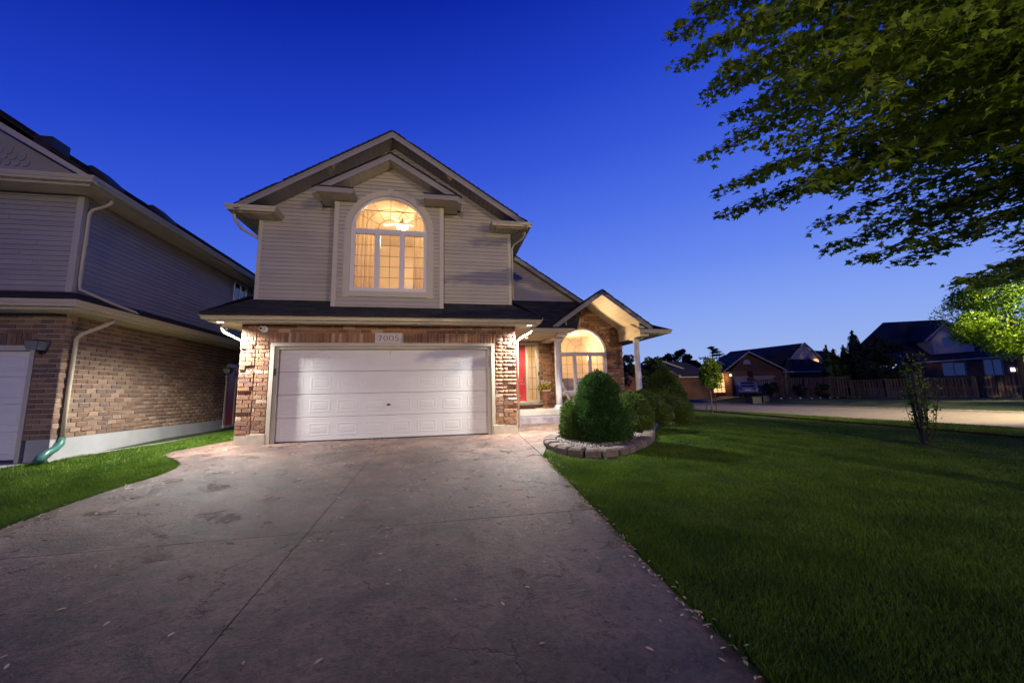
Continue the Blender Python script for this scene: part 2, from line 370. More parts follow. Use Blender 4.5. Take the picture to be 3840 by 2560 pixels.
jm = MB().poly([(.2,-14.4,-.745),(5.95,-14.4,-.745),(6.1,-.01,-.02),(.0,-.01,-.02)]); jo = jm.build('joint_bed', M['soil'], drv)
wk = MB(); P = [(x, y, hd(x, y)+.002) for x, y in walk]; wk.prism([(x,y,z-.1) for x,y,z in P], (0,0,.1)); w_ = wk.build('walkway', M['drive']); tag(w_, 'short stamped concrete walk from the driveway to the porch steps', kind='structure')
np_ = MB()
for P in ([(-12,-14),(-3.6,-14),(-3.45,-3),(-2.9,-1.0),(-2.5,-.2),(-2.1,.6),(-1.85,1.5),(-1.85,9),(-2.62,9),(-2.62,-.88),(-12,-.88)],):
    np_.prism([(x, y, hd(x, y)-.1) for x, y in P], (0,0,.1))
o_ = np_.build('neighbour_path', M['concrete']); tag(o_, 'pale concrete path and apron along the house on the left', kind='structure')

# --- grass blades (geometry, one object per lawn)
def inside(px, py, poly):
    r_ = np.zeros(len(px), bool); n = len(poly); j = n-1
    for i in range(n):
        xi, yi = poly[i]; xj, yj = poly[j]
        c = ((yi > py) != (yj > py)) & (px < (xj-xi)*(py-yi)/(yj-yi+1e-12)+xi); r_ ^= c; j = i
    return r_
def blades(name, px, py, h, w_, label, hv=.35, mat_='grass', lean=.45, minw=0):
    n = len(px); pz = np.array([H(a, b)-.035 for a, b in zip(px, py)])
    d = np.hypot(px-CAM.x, py-CAM.y); th = rng.uniform(0, 2*np.pi, n); ll = rng.normal(0, lean, (n, 2))
    hh = h*rng.uniform(1-hv, 1+hv, n)*(1+.22*np.sin(px*1.9+1.3*np.sin(py*1.1))*np.sin(py*2.3+px*.7)+.15*np.sin(px*6.1+py*4.7)); ww = np.maximum(w_*rng.uniform(.7, 1.3, n), d*minw)
    P = np.stack([px, py, pz], 1); A = np.stack([np.cos(th)*ww, np.sin(th)*ww, 0*ww], 1)
    T = P+np.stack([ll[:,0]*hh, ll[:,1]*hh, hh], 1)
    V = np.concatenate([P-A, P+A, T], 1).reshape(-1, 3); F = np.arange(3*n).reshape(-1, 3)
    o = np_mesh(name, V, F, 3, M[mat_], kind='stuff'); tag(o, label, 'grass'); return o
lawnR = [(6.31,-2.60),(6.47,-2.10),(6.56,-2.05),(6.60,-2.40),(6.70,-2.62),(6.92,-2.86),(7.28,-2.98),(7.65,-2.92),(8.0,-2.68),(8.3,-2.42),(8.85,-1.9),(9.3,-1.25),(9.8,-.45),(10.3,.2),(11.1,1.05),(12.4,1.9),(13.3,3.0),(13.6,5),(13.6,14),(20.8,14),(21.2,4.8),(20.6,1.4),(20,-1.7),(19.2,-9),(17,-16),(6.03,-16),(6.05,-9),(6.06,-6.9),(6.16,-5.35),(6.24,-4.0),(6.30,-2.75)]
def sample(poly, n, falloff):
    xs_, ys_ = zip(*poly); a = rng.uniform(min(xs_), max(xs_), n); b = rng.uniform(min(ys_), max(ys_), n)
    k = inside(a, b, poly); a = a[k]; b = b[k]; d = np.hypot(a-CAM.x, b-CAM.y)
    k = rng.uniform(0, 1, len(a)) < np.minimum(1, (falloff/np.maximum(d, .1))**1.6); return a[k], b[k]
a, b = sample(lawnR, 3300000, 3.8)
a2, b2 = sample([(6.03,-9.9),(6.05,-6.9),(6.16,-5.35),(6.24,-4.0),(6.5,-2.9),(7.4,-3.1),(9,-2.0),(10,-.4),(14,1),(15,-9.9)], 1250000, 2.7)
a = np.r_[a, a2]; b = np.r_[b, b2]
k = (a-CAM.x)*cf.x+(b-CAM.y)*cf.y > .3; a = a[k]; b = b[k]
print('grass', len(a))
gr = blades('lawn_grass', a, b, .036, .0026, 'mown dark green lawn filling the right side beside the driveway', minw=.0008)
lawnL = [(-.95,-.55),(-.86,-.88),(-.58,-1.10),(-.12,-1.62),(.02,-1.85),(.12,-2.1),(.15,-2.4),(.13,-2.74),(.07,-2.95),(.05,-3.82),(.09,-4.52),(.09,-12),(-3.4,-12),(-3.4,-3),(-2.86,-1.0),(-2.46,-.2),(-2.06,.6),(-1.82,1.5),(-1.82,9),(-.3,9),(-.34,2.5),(-.45,.9),(-.62,.4),(-.82,-.12),(-.93,-.4)]
a, b = sample(lawnL, 800000, 5.5)
k = b > -7; a = a[k]; b = b[k]
gl = blades('lawn_grass', a, b, .05, .0035, 'bright green strip of lawn between the two houses', minw=.0008)
# ragged edge tufts along the driveway borders
ea, eb = [], []
for line in (lawnR[-7:-1]+[lawnR[0]], lawnL[:12]):
    for p, q in zip(line, line[1:]):
        n = int(math.dist(p, q)*900)
        for _ in range(n): t = random.random(); ea.append(lerp(p[0],q[0],t)+random.gauss(0,.018)); eb.append(lerp(p[1],q[1],t)+random.gauss(0,.018))
ge = blades('edge_grass', np.array(ea), np.array(eb), .07, .004, 'longer ragged grass leaning over the driveway edges', lean=.7)
vg = [(22.9,-8),(20.8,-1.7),(21.5,1.4),(22.1,4.8),(22.9,10),(23.6,17),(24.4,17),(24.4,-8)]
a, b = sample(vg, 90000, 18); blades('verge_grass', a, b, .07, .012, 'strip of verge grass between the dark band and the kerb')
# ---------------------------------------------------------------- masonry / siding / roof helpers
unit = {}
def unit_brick(m):
    if m.name not in unit:
        mb = MB(); c = .04
        mb.add([(-.5,-.5,-.5),(.5,-.5,-.5),(.5,.5,-.5),(-.5,.5,-.5),(-.5,-.5,.5),(.5,-.5,.5),(.5,.5,.5),(-.5,.5,.5),
                (-.5+c,-.62,-.5+c),(.5-c,-.62,-.5+c),(.5-c,-.62,.5-c),(-.5+c,-.62,.5-c)],
               [(0,3,2,1),(4,5,6,7),(1,2,6,5),(2,3,7,6),(3,0,4,7),(0,1,9,8),(1,5,10,9),(5,4,11,10),(4,0,8,11),(8,9,10,11)])
        me = bpy.data.meshes.new('brick'); me.from_pydata(mb.v, [], mb.f); me.materials.append(m); unit[m.name] = me
    return unit[m.name]
PITCH_B = .0946
def course_bricks(u0, u1, z0, z1, L=.255, gap=.012, holes=None, proud=None):
    """bricks of a stretcher wall as (ua,ub,za,zb,proud)"""
    out = []; n = int(round((z1-z0)/PITCH_B)); ph = (z1-z0)/n
    for i in range(n):
        za = z0+i*ph; zb = za+ph-gap; u = u0-(L/2 if i % 2 else 0)
        while u < u1:
            a, b = max(u, u0), min(u+L-gap, u1); u += L
            if b-a < .03: continue
            spans = [(a, b)]
            if holes:
                zm = (za+zb)/2
                for h in holes:
                    ns = []
                    r = h(zm)
                    if r is None: continue
                    for p, q in spans:
                        if q <= r[0] or p >= r[1]: ns.append((p, q)); continue
                        if p < r[0]-.03: ns.append((p, r[0]))
                        if q > r[1]+.03: ns.append((r[1], q))
                    spans = ns
            for p, q in spans:
                if q-p > .03: out.append((p, q, za, zb, (proud((p+q)/2, (za+zb)/2, i) if proud else 0)+random.uniform(-.002,.003)))
    return out
def frame(origin, udir, ndir):   # matrix: x along wall, -y outwards, z up
    u = Vector(udir).normalized(); n = Vector(ndir).normalized(); z = Vector((0,0,1))
    return Matrix(((u.x,-n.x,0,origin[0]),(u.y,-n.y,0,origin[1]),(0,0,1,origin[2]),(0,0,0,1)))
class BrickPool:
    def __init__(s, mat_, limit): s.items = []; s.mat = mat_; s.limit = limit
    def add(s, parent, Fm, bricks, depth=.05, rot=None):
        for a, b, za, zb, pr in bricks:
            Mx = Fm @ Matrix.Translation(((a+b)/2, depth/2-pr-.0, (za+zb)/2)) @ Matrix.Diagonal((b-a, depth, zb-za, 1))
            s.items.append((parent, Mx))
    def add_m(s, parent, Mx): s.items.append((parent, Mx))
    def flush(s):
        def key(it):
            p = it[1].translation; d = (p-CAM).dot(cf)
            if d < .5: return -1
            sx = abs((p-CAM).dot(r2))/d; sy = abs((p-CAM).dot(u2))/d
            if sx > 1.36 or sy > .9: return -1
            return 1/d
        it = sorted(s.items, key=key, reverse=True)
        me = unit_brick(s.mat)
        for par, Mx in it[:s.limit]: link('brick', me, par, Mx)
        groups = {}
        for par, Mx in it[s.limit:]: groups.setdefault(par, []).append(Mx)
        bv = np.array([tuple(v.co)+(1,) for v in me.vertices]); bf = [tuple(p.vertices) for p in me.polygons]; bf = np.array(bf)
        for par, ms in groups.items():
            A = np.array([np.array(m_) for m_ in ms]); V = np.einsum('nij,kj->nki', A, bv)[:, :, :3].reshape(-1, 3)
            F = (bf[None]+np.arange(len(ms))[:, None, None]*len(bv)).reshape(-1, 4)
            o = np_mesh('brick_courses', V, F, 4, s.mat, par, kind='stuff')
def siding(parent, Fm, rows, mat_, lap=.026, name='siding_board'):
    """rows: list of (z0, z1, [(uL0,uR0,uL1,uR1), ...])"""
    for z0, z1, spans in rows:
        cut = []
        for s_ in spans:
            a0, b0, a1, b1 = s_
            while b0-a0 > 3.4:
                c_ = a0+random.uniform(2.2,3.3); cut.append((a0, c_-.003, a1, c_-.003)); a0 = a1 = c_+.003
            cut.append((a0, b0, a1, b1))
        for a0, b0, a1, b1 in cut:
            if b0-a0 < .02 and b1-a1 < .02: continue
            mb = MB(Fm)
            mb.add([(a0,-lap,z0),(b0,-lap,z0),(b0,.01,z0),(a0,.01,z0),(a1,-.003,z1+.004),(b1,-.003,z1+.004),(b1,.01,z1+.004),(a1,.01,z1+.004)],
                   [(0,3,2,1),(4,5,6,7),(0,1,5,4),(1,2,6,5),(2,3,7,6),(3,0,4,7)])
            mb.build(name, mat_, parent)
def shingles(parent, O, U, S, ulen, slen, mat_, expo=.14, tab=.3, ufun=None, indiv=False, edge=.0):
    """tabs on a roof plane: O lower corner, U along eave, S up the slope. ufun(s)->(u0,u1) span at slope distance s."""
    U = Vector(U).normalized(); S = Vector(S).normalized(); Nn = U.cross(S).normalized()
    if Nn.z < 0: Nn = -Nn
    n = int(slen/expo)+1; mb = MB(); O = Vector(O)
    for i in range(n):
        s0 = i*expo; s1 = min(slen, s0+expo+.02)
        if s1-s0 < .03: continue
        u0, u1 = ufun(s0) if ufun else (0, ulen)
        v0, v1 = ufun(s1) if ufun else (0, ulen)
        u = u0-(random.random()*tab)
        while u < u1:
            w_ = tab*random.uniform(.75, 1.15); a, b = max(u, u0, min(v0, u0) if v0 < u0 else u0), min(u+w_-.006, u1); u += w_
            if b-a < .03: continue
            aa, bb = (max(a, v0), min(b, v1)) if ufun else (a, b)
            if bb < aa: aa = bb = (aa+bb)/2
            t = .016+random.uniform(0, .008)
            def P(uu, ss, h): return O+U*uu+S*ss+Nn*h
            vs = [P(a,s0,0),P(b,s0,0),P(bb,s1,0),P(aa,s1,0),P(a,s0,t),P(b,s0,t),P(bb,s1,.004),P(aa,s1,.004)]
            fs = [(0,3,2,1),(4,5,6,7),(0,1,5,4),(1,2,6,5),(2,3,7,6),(3,0,4,7)]
            if indiv: MB().add(vs, fs).build('shingle', mat_, parent)
            else: mb.add(vs, fs)
    if mb.v: mb.build('shingle_courses', mat_, parent, kind='stuff')
def slab(parent, name, pts, d, mat_): return MB().prism(pts, d).build(name, mat_, parent)
GUT = [(0,0),(.09,0),(.10,.02),(.10,.045),(.118,.055),(.118,.075),(.13,.09),(.13,.12),(.11,.12),(.0,.12)]   # gutter section (out, up)
def gutter(parent, p0, p1, out, name='gutter', h=1.0): return MB().sweep([(a, b*h) for a, b in GUT], p0, p1, out).build(name, M['gutter'], parent)
def soffit(parent, x0, x1, y0, y1, z, along='y', name='soffit_panel', step=.1, th=.012, m_='soffit'):
    """vinyl soffit: strips with open grooves between them"""
    b = MB(); b.box(x0, x1, y0, y1, z+.02, z+.03).build('soffit_back', M['gutter'], parent)
    lo, hi = (x0, x1) if along == 'y' else (y0, y1)
    n = max(1, int(round((hi-lo)/step))); st = (hi-lo)/n; mb = MB()
    for i in range(n):
        a, c = lo+i*st+.004, lo+(i+1)*st-.004
        if along == 'y': mb.box(a, c, y0, y1, z, z+.02)
        else: mb.box(x0, x1, a, c, z, z+.02)
    return mb.build(name, M[m_], parent)

# ================================================================ THE HOUSE
WX = 6.33
house = thing('brick_house', 'two-storey brick and siding house with white double garage door and lit arched windows', 'house', (3.2,0,0))
pool = BrickPool(M['brick'], 300)
# --- garage front wall
def part_empty(name, parent, loc):
    o = bpy.data.objects.new(name, None); COL.objects.link(o); o.parent = parent; o.empty_display_size = .1
    W[o] = Matrix.Translation(loc); o.matrix_basis = ident(parent).inverted() @ W[o]; return o
gw = MB(); zc = 2.70; zb = .24
gw.box(0,.60,.005,.25,zb,zc); gw.box(5.80,WX,.005,.25,zb,zc); gw.box(.60,5.80,.005,.25,2.27,zc)
gwall = gw.build('garage_wall', M['mortar'], house)
def quoin(u, z, i):
    k = i % 5
    if u < .30 or u > WX-.30: return .016 if k < 4 else -.002
    return .008 if (u < .6 or u > 5.73) else .004
hole = lambda z: (.60, 5.80) if z < 2.27 else None
Fg = frame((0,0,0), (1,0,0), (0,-1,0))
bb = []
def split_q(lst):   # vertical joints at the quoin edges
    out = []
    for a, b, za, zb_, p in lst:
        cuts = [c for c in (.31, WX-.31) if a+.04 < c < b-.04]
        if cuts:
            c = cuts[0]; i = int((za-zb)/PITCH_B+.01)
            out += [(a, c-.006, za, zb_, quoin((a+c)/2, 0, i)), (c+.005, b, za, zb_, quoin((c+b)/2, 0, i))]
        else: out.append((a, b, za, zb_, p))
    return out
low = course_bricks(0, WX, zb, 2.13, holes=[hole], proud=quoin)
hi_ = course_bricks(0, WX, 2.13, 2.70, holes=[hole], proud=quoin)
hi2 = []
for b_ in hi_:
    zm = (b_[2]+b_[3])/2
    if zm < 2.50 and b_[0] > .56 and b_[1] < 5.84: continue
    if zm < 2.50 and b_[0] < .58 < b_[1]: b_ = (b_[0], .57, *b_[2:])
    if zm < 2.50 and b_[0] < 5.82 < b_[1]: b_ = (5.83, b_[1], *b_[2:])
    hi2.append(b_)
bb = split_q(low)+split_q(hi2)
u = .585
while u < 5.80:
    w_ = .078; 
    if not (2.85 < u < 3.49): bb.append((u, u+w_-.009, 2.275, 2.502, random.uniform(0,.006)))
    u += w_
pool.add(gwall, Fg, bb, .05)
for x0, x1 in ((-.004,.62),(5.73,WX+.004)):
    o = MB().box(x0, x1, -.02, .25, -.12, .232).build('stone_base', M['stone_base'], house, bevel=.012)
# side walls of garage / body (seen only from other viewpoints)
def plain_brick_side(x, nrm, y0, y1, z0, z1, nm='side_wall'):
    a, b = (x+.012, x+.2) if nrm < 0 else (x-.2, x-.012)
    w = MB().box(a, b, y0, y1, -.1, z1).build(nm, M['mortar'], house)
    Fm = frame((x, y1 if nrm < 0 else y0, 0), (0,-1 if nrm < 0 else 1,0), (nrm,0,0))
    pool.add(w, Fm, course_bricks(0, y1-y0, z0, z1), .05)
plain_brick_side(0, -1, .25, 9.0, .24, 2.7); plain_brick_side(WX, 1, .25, 3.95, .24, 2.7)
# --- garage door: frame, four sections of eight raised panels
t_ = M['trim']
for nm, b in (('door_trim',(.61,.70,-.012,.10,-.05,2.27)),('door_trim',(5.70,5.79,-.012,.10,-.05,2.27)),('door_trim',(.70,5.70,-.012,.10,2.19,2.27)),
              ('door_jamb',(.70,.765,.03,.15,-.03,2.19)),('door_jamb',(5.64,5.70,.03,.15,-.03,2.19)),('door_head',(.765,5.64,.03,.15,2.13,2.19)),
              ('door_stop',(.748,.79,.012,.028,-.03,2.15)),('door_stop',(5.61,5.66,.012,.028,-.03,2.15)),('door_stop',(.79,5.61,.012,.028,2.125,2.165))):
    MB().box(*b).build(nm, t_, house, bevel=.004)
gd = MB().box(.77,5.635,.165,.18,.0,2.13).build('garage_door', M['door_white'], house)
sh = 2.115/4
for r_ in range(4):
    z0 = .02+r_*sh; s = MB().box(.77, 5.635, .122, .164, z0+.004, z0+sh-.004); s.build('door_section', M['door_white'], gd, bevel=.006)
    for c in range(8):
        cw = 4.865/8; cx = .77+cw*(c+.5); pw, ph = .465, .30; zc0 = z0+sh/2-.01
        mb = MB(); rings = []
        for ins, y in ((0,.122),(.02,.1203),(.032,.1203),(.05,.1218),(.058,.1218),(.095,.1200)):
            a, b, d, e = cx-pw/2+ins, cx+pw/2-ins, zc0-ph/2+ins, zc0+ph/2-ins
            rings.append([(a,y,d),(b,y,d),(b,y,e),(a,y,e)])
        vs = [p for q in rings for p in q]; fs = [(4*i+k, 4*i+(k+1)%4, 4*i+4+(k+1)%4, 4*i+4+k) for i in range(5) for k in range(4)]+[(20,21,22,23)]
        mb.add(vs, fs).build('door_panel', M['door_white'], gd)
MB().box(.78,5.625,.115,.16,-.035,.018).build('bottom_seal', M['black'], gd)
hb = MB(); hb.tube([(3.17,.115,.79),(3.26,.10,.80)], .012); hb.box(3.19,3.24,.108,.12,.77,.82); hb.build('door_handle', M['dark'], gd)
for zb2 in (2.02, 2.07): MB().tube([(3.23,.11,zb2),(3.23,.122,zb2)], .009).build('door_bolt', M['dark'], gd)
kp = MB().box(.715,.75,-.002,.025,1.52,1.68); kp.build('keypad', M['black'], house, bevel=.004)
# --- soffit, fascia and gutter over the garage
E = .50
soffit(house, -E+.03, WX+E-.03, -.35, .012, 2.70, 'y')
soffit(house, -E+.03, -.0, .012, 9, 2.70, 'x'); soffit(house, WX, WX+E-.03, .012, 1.9, 2.70, 'x')
MB().box(-E+.02, WX+E-.02, -.37, -.35, 2.68, 2.80).build('fascia_board', M['trim'], house)
MB().box(-E, -E+.03, -.37, 9, 2.68, 2.80).build('fascia_board', M['trim'], house)
MB().box(WX+E-.03, WX+E, -.37, 1.9, 2.68, 2.80).build('fascia_board', M['trim'], house)
def gutter_run(parent, pts, z, side=1):
    """mitred gutter round corners; pts list of xy, outward = left of travel * side"""
    n = len(pts); offs = []
    dirs = [(Vector(pts[i+1])-Vector(pts[i])).normalized() for i in range(n-1)]
    outs = [Vector((d.y, -d.x))*side for d in dirs]
    mi = []
    for i in range(n):
        if i == 0: mi.append(outs[0])
        elif i == n-1: mi.append(outs[-1])
        else: s_ = outs[i-1]+outs[i]; mi.append(s_/(s_.dot(outs[i])))
    vs = []; k = len(GUT)
    for p, m_ in zip(pts, mi):
        for a, b in GUT: vs.append((p[0]+m_.x*a, p[1]+m_.y*a, z+b))
    fs = [(i*k+j, i*k+(j+1)%k, (i+1)*k+(j+1)%k, (i+1)*k+j) for i in range(n-1) for j in range(k)]+[tuple(range(k))[::-1], tuple(range((n-1)*k, n*k))]
    return MB().add(vs, fs).build('gutter', M['gutter'], parent)
def gut(pts, z, parent=house, side=1): return gutter_run(parent, pts, z, side)
gut([(-E,9),(-E,-.37),(WX+E,-.37),(WX+E,1.70)], 2.725)
SL = .64
# --- lower (garage) roof
def rz(y): return 2.84+(y+.52)*SL
slabp = [(-E-.1,-.54,2.83),(WX+E+.1,-.54,2.83),(WX+.0,.3,rz(.3)),(0.06,.3,rz(.3))]
slab(house, 'garage_roof', slabp, (0,0,-.03), M['shingle'])
Sd = Vector((0,1,SL)).normalized(); sl_len = math.hypot(.82,.82*SL)
hip = E/.82*.79
gr_ = part_empty('garage_roof_shingles', house, (3.2,-.2,2.9))
shingles(gr_, (-E-.1,-.55,2.825), (1,0,0), Sd, WX+2*E+.2, sl_len, M['shingle'], ufun=lambda s: (s*.80*.81, WX+2*E+.2-s*.80*.81), indiv=True, expo=.15)
# hip returns on both sides
slab(house, 'garage_roof', [(-E-.1,-.54,2.83),(.06,.3,rz(.3)),(.06,9,rz(.3)),(-E-.1,9,2.83)], (0,0,-.02), M['shingle'])
slab(house, 'garage_roof', [(WX+E+.1,-.54,2.83),(WX+E+.1,2.0,2.83),(WX,2.0,rz(.3)),(WX,.3,rz(.3))], (0,0,-.02), M['shingle'])
shingles(house, (WX+E+.1,-.54,2.84), (0,1,0), (-(E+.1),0,.55), 2.5, .85, M['shingle'], ufun=lambda s: (s*.85, 2.5))
shingles(house, (-E-.1,-.54,2.84), (0,1,0), (E+.1,0,.55), 9, .85, M['shingle'], ufun=lambda s: (s*.85, 9))
# --- upper storey
UL, UR, UY = .065, 6.32, .28
body = MB(); body.box(UL+.02, 2.0, UY+.012, UY+.1, 2.9, 5.9); body.box(4.37, UR-.02, UY+.012, UY+.1, 2.9, 5.9); body.box(2.0, 4.37, UY+.012, UY+.1, 2.9, 3.4)
body.box(UL+.02, UL+.12, UY+.1, 9, 2.9, 5.35); body.box(UR-.12, UR-.02, UY+.1, 9, 2.9, 5.35); body.box(UL+.12, UR-.12, 8.9, 9, 2.9, 5.35)
upper = body.build('upper_wall', M['siding'], house)
PK = 7.62; px = 3.21
def rake(z): # half width available under the main gable at height z (wall/soffit line)
    return max(0, (7.565-z)/.643)
rows = []; z = 3.20
BL, BR = 1.88, 4.50
while z < 7.5:
    z1 = z+.1; h0, h1 = rake(z), rake(z1)
    L0, L1 = max(UL+.05, px-h0), max(UL+.05, px-h1); R0, R1 = min(UR-.05, px+h0), min(UR-.05, px+h1)
    if z < 5.8: rows.append((z, z1, [(L0,BL,L1,BL),(BR,R0,BR,R1)]))
    elif z < 6.45: rows.append((z, z1, [(L0,BL+.02,L1,BL+.02),(BR-.02,R0,BR-.02,R1)]))
    else: rows.append((z, z1, [(L0,R0,L1,R1)]))
    z = z1
Fu = frame((0,UY,0), (1,0,0), (0,-1,0))
siding(upper, Fu, rows, M['siding'])
MB().prism([(UL+.62,UY+.013,5.9),(1.9,UY+.013,5.9),(1.9,UY+.013,6.50),(4.47,UY+.013,6.50),(4.47,UY+.013,5.9),(UR-.62,UY+.013,5.9),(px,UY+.013,7.56)], (0,.1,0)).build('gable_wall', M['siding'], house)
for x0, x1 in ((UL-.0,UL+.09),(UR-.09,UR)):
    MB().box(x0, x1, UY-.026, UY+.08, rz(UY)-.05, 5.35).build('corner_post', M['trim'], house, bevel=.006)
MB().box(UL, UR, UY-.03, UY+.01, rz(UY)-.06, rz(UY)+.015).build('base_flashing', M['trim'], house)
# --- bump-out with the arched window
BY = -.07; wc, ws, wr = 3.185, 5.09, .915
bo = MB(); 
bump = MB(); bump.box(BL+.01, 2.30, BY+.012, UY, 3.05, 5.80); bump.box(4.07, BR-.01, BY+.012, UY, 3.05, 5.80); bump.box(2.30, 4.07, BY+.012, UY, 3.05, 3.56)
# wall piece above the arch, following it
arch = [(wc+(wr-.02)*math.cos(a), ws+(wr-.02)*math.sin(a)) for a in [math.pi*k/24 for k in range(25)]]
for k in range(24):
    (xa, za), (xb_, zb_) = arch[k], arch[k+1]
    bump.prism([(xb_,BY+.012,zb_),(xa,BY+.012,za),(xa,BY+.012,6.1),(xb_,BY+.012,6.1)], (0,.1,0))
bump.prism([(BL+.25,BY+.0125,6.08),(BR-.25,BY+.0125,6.08),(px,BY+.0125,6.86)], (0,.09,0))
bump.box(BL+.01, 2.32, BY+.012, BY+.1, 5.80, 6.05); bump.box(4.05, BR-.01, BY+.012, BY+.1, 5.80, 6.05)
bumpo = bump.build('bay_wall', M['siding'], house)
def brake(z): return max(0, (6.83-z)/.62)
rows = []; z = 3.08
while z < 6.8:
    z1 = min(z+.1, 6.82); spans = []
    def edge(zz):
        L_, R_ = max(BL+.05, px-brake(zz)), min(BR-.05, px+brake(zz))
        tr = 1.0
        if zz < 3.42: return L_, R_, None
        if zz <= ws: return L_, R_, tr
        if zz < ws+tr: return L_, R_, math.sqrt(max(0, tr*tr-(zz-ws)**2))
        return L_, R_, 0
    l0, r0, t0 = edge(z); l1, r1, t1 = edge(z1)
    if t0 is None or t1 is None and t0 is None: spans = [(l0,r0,l1,r1)]
    elif (t0 or 0) < .02 and (t1 or 0) < .02: spans = [(l0,r0,l1,r1)]
    else: spans = [(l0,wc-t0,l1,wc-(t1 or 0)),(wc+t0,r0,wc+(t1 or 0),r1)]
    rows.append((z, z1, spans)); z = z1
Fb = frame((0,BY,0), (1,0,0), (0,-1,0))
siding(bumpo, Fb, rows, M['siding'])
for x0, x1 in ((BL-.01,BL+.10),(BR-.10,BR+.01)):
    MB().box(x0, x1, BY-.028, UY-.02, 3.06, 5.80).build('corner_post', M['trim'], house, bevel=.006)
MB().box(BL-.04, BR+.04, BY-.045, BY, 3.02, 3.075).build('base_flashing', M['trim'], house)
# --- generic arched window
def arched_window(parent, cx, y, zs, r, zb_, glass_b, name='arched_window', rows_=5, inner=(.29,.585), trimw=.0, fw=.055, three=((.0,1),), depth=.10, cols=2, spokes=(30,60,90,120,150), lower_top=None):
    fm = M['frame']; n = 36
    w = MB()
    ring = [(cx+r*math.cos(math.pi*k/n), zs+r*math.sin(math.pi*k/n)) for k in range(n+1)]
    ring2 = [(cx+(r-fw)*math.cos(math.pi*k/n), zs+(r-fw)*math.sin(math.pi*k/n)) for k in range(n+1)]
    for k in range(n):
        a, b, c, d = ring[k], ring[k+1], ring2[k+1], ring2[k]
        w.prism([(p[0], y, p[1]) for p in (d,a,b,c)], (0,depth,0))
    w.box(cx-r, cx-r+fw, y, y+depth, zb_, zs); w.box(cx+r-fw, cx+r, y, y+depth, zb_, zs)
    w.box(cx-r+fw, cx+r-fw, y, y+depth, zb_, zb_+fw)
    w.box(cx-r+fw, cx+r-fw, y+.001, y+depth, zs-.055, zs+.035)
    wf = w.build(name, fm, parent)
    # sashes
    iw = 2*(r-fw); mull = .05; sw = (iw-2*mull)/3; zt = zs-.056
    sash_edges = []
    for i in range(3):
        a = cx-r+fw+i*(sw+mull); sash_edges.append((a, a+sw))
    for i in (0, 1):
        a = sash_edges[i][1]; MB().box(a, a+mull, y+.004, y+depth, zb_+fw, zt).build('mullion', fm, wf)
    mm = MB(); gl = []
    for i, (a, b) in enumerate(sash_edges):
        s = .035; o = .02 if i == 1 else .012
        f = MB(); f.box(a, a+s, y+o, y+depth-.01, zb_+fw, zt); f.box(b-s, b, y+o, y+depth-.01, zb_+fw, zt); f.box(a+s, b-s, y+o, y+depth-.01, zb_+fw, zb_+fw+s); f.box(a+s, b-s, y+o, y+depth-.01, zt-s, zt)
        f.build('sash', fm, wf)
        ga, gb, gz0, gz1 = a+s, b-s, zb_+fw+s, zt-s
        MB().box(ga-.003, gb+.003, y+.062, y+.066, gz0-.003, gz1+.003).build('pane', M['glass'], wf)
        mu = MB(); mu.box((ga+gb)/2-.005, (ga+gb)/2+.005, y+.054, y+.060, gz0, gz1)
        for k in range(1, rows_): zz = lerp(gz0, gz1, k/rows_); mu.box(ga, gb, y+.0545, y+.0595, zz-.005, zz+.005)
        mu.build('muntin', M['muntin'], wf)
    # fanlight
    g = MB(); R2 = r-fw+.003
    g.prism([(cx+R2*math.cos(math.pi*k/n), y+.062, zs+.033+R2*math.sin(math.pi*k/n)*.965) for k in range(n+1)], (0,.004,0)).build('pane', M['glass'], wf)
    mu = MB(); z0 = zs+.036
    for rad in inner:
        mu.tube([(cx+rad*math.cos(math.pi*k/24), y+.057, z0+rad*math.sin(math.pi*k/24)*.97) for k in range(25)], .0055, 4)
    for d in spokes:
        a = R(d); R3 = r-fw
        mu.tube([(cx+inner[0]*math.cos(a), y+.057, z0+inner[0]*math.sin(a)*.97), (cx+R3*math.cos(a), y+.057, zs+R3*math.sin(a))], .0055, 4)
    mu.build('muntin', M['muntin'], wf)
    return wf
uw = arched_window(house, wc, BY-.005, ws, wr, 3.53, None)
# outer window surround
tr = MB(); n = 36; ro_, ri_ = 1.07, .914
for (ra, rb, yy) in ((ri_, ro_-.03, -.040), (ro_-.03, ro_, -.028)):
    for k in range(n):
        q = [(wc+rr_*math.cos(math.pi*kk/n), BY+yy, ws+rr_*math.sin(math.pi*kk/n)) for rr_, kk in ((ra,k),(rb,k),(rb,k+1),(ra,k+1))]
        tr.prism(q, (0,-yy+.0,0))
for s in (-1, 1):
    a, b = sorted((wc+s*ri_, wc+s*(ro_-.03))); tr.box(a, b, BY-.040, BY, 3.36, ws-.001)
    a, b = sorted((wc+s*(ro_-.03), wc+s*ro_)); tr.box(a, b, BY-.028, BY, 3.36, ws-.001)
tr.box(wc-ri_+.001, wc+ri_-.001, BY-.042, BY, 3.39, 3.525)
tr.build('window_surround', M['trim'], house)
MB().prism([(wc-.055,BY-.055,6.0),(wc+.055,BY-.055,6.0),(wc+.075,BY-.055,6.18),(wc-.075,BY-.055,6.18)], (0,.055,0)).build('keystone', M['trim'], house)
st = MB(); 
for s in (-1,1): a, b = sorted((wc+s*.915, wc+s*1.085)); st.box(a, b, BY-.05, BY-.02, ws-.012, ws+.012)
st.build('surround_cap', M['trim'], house)
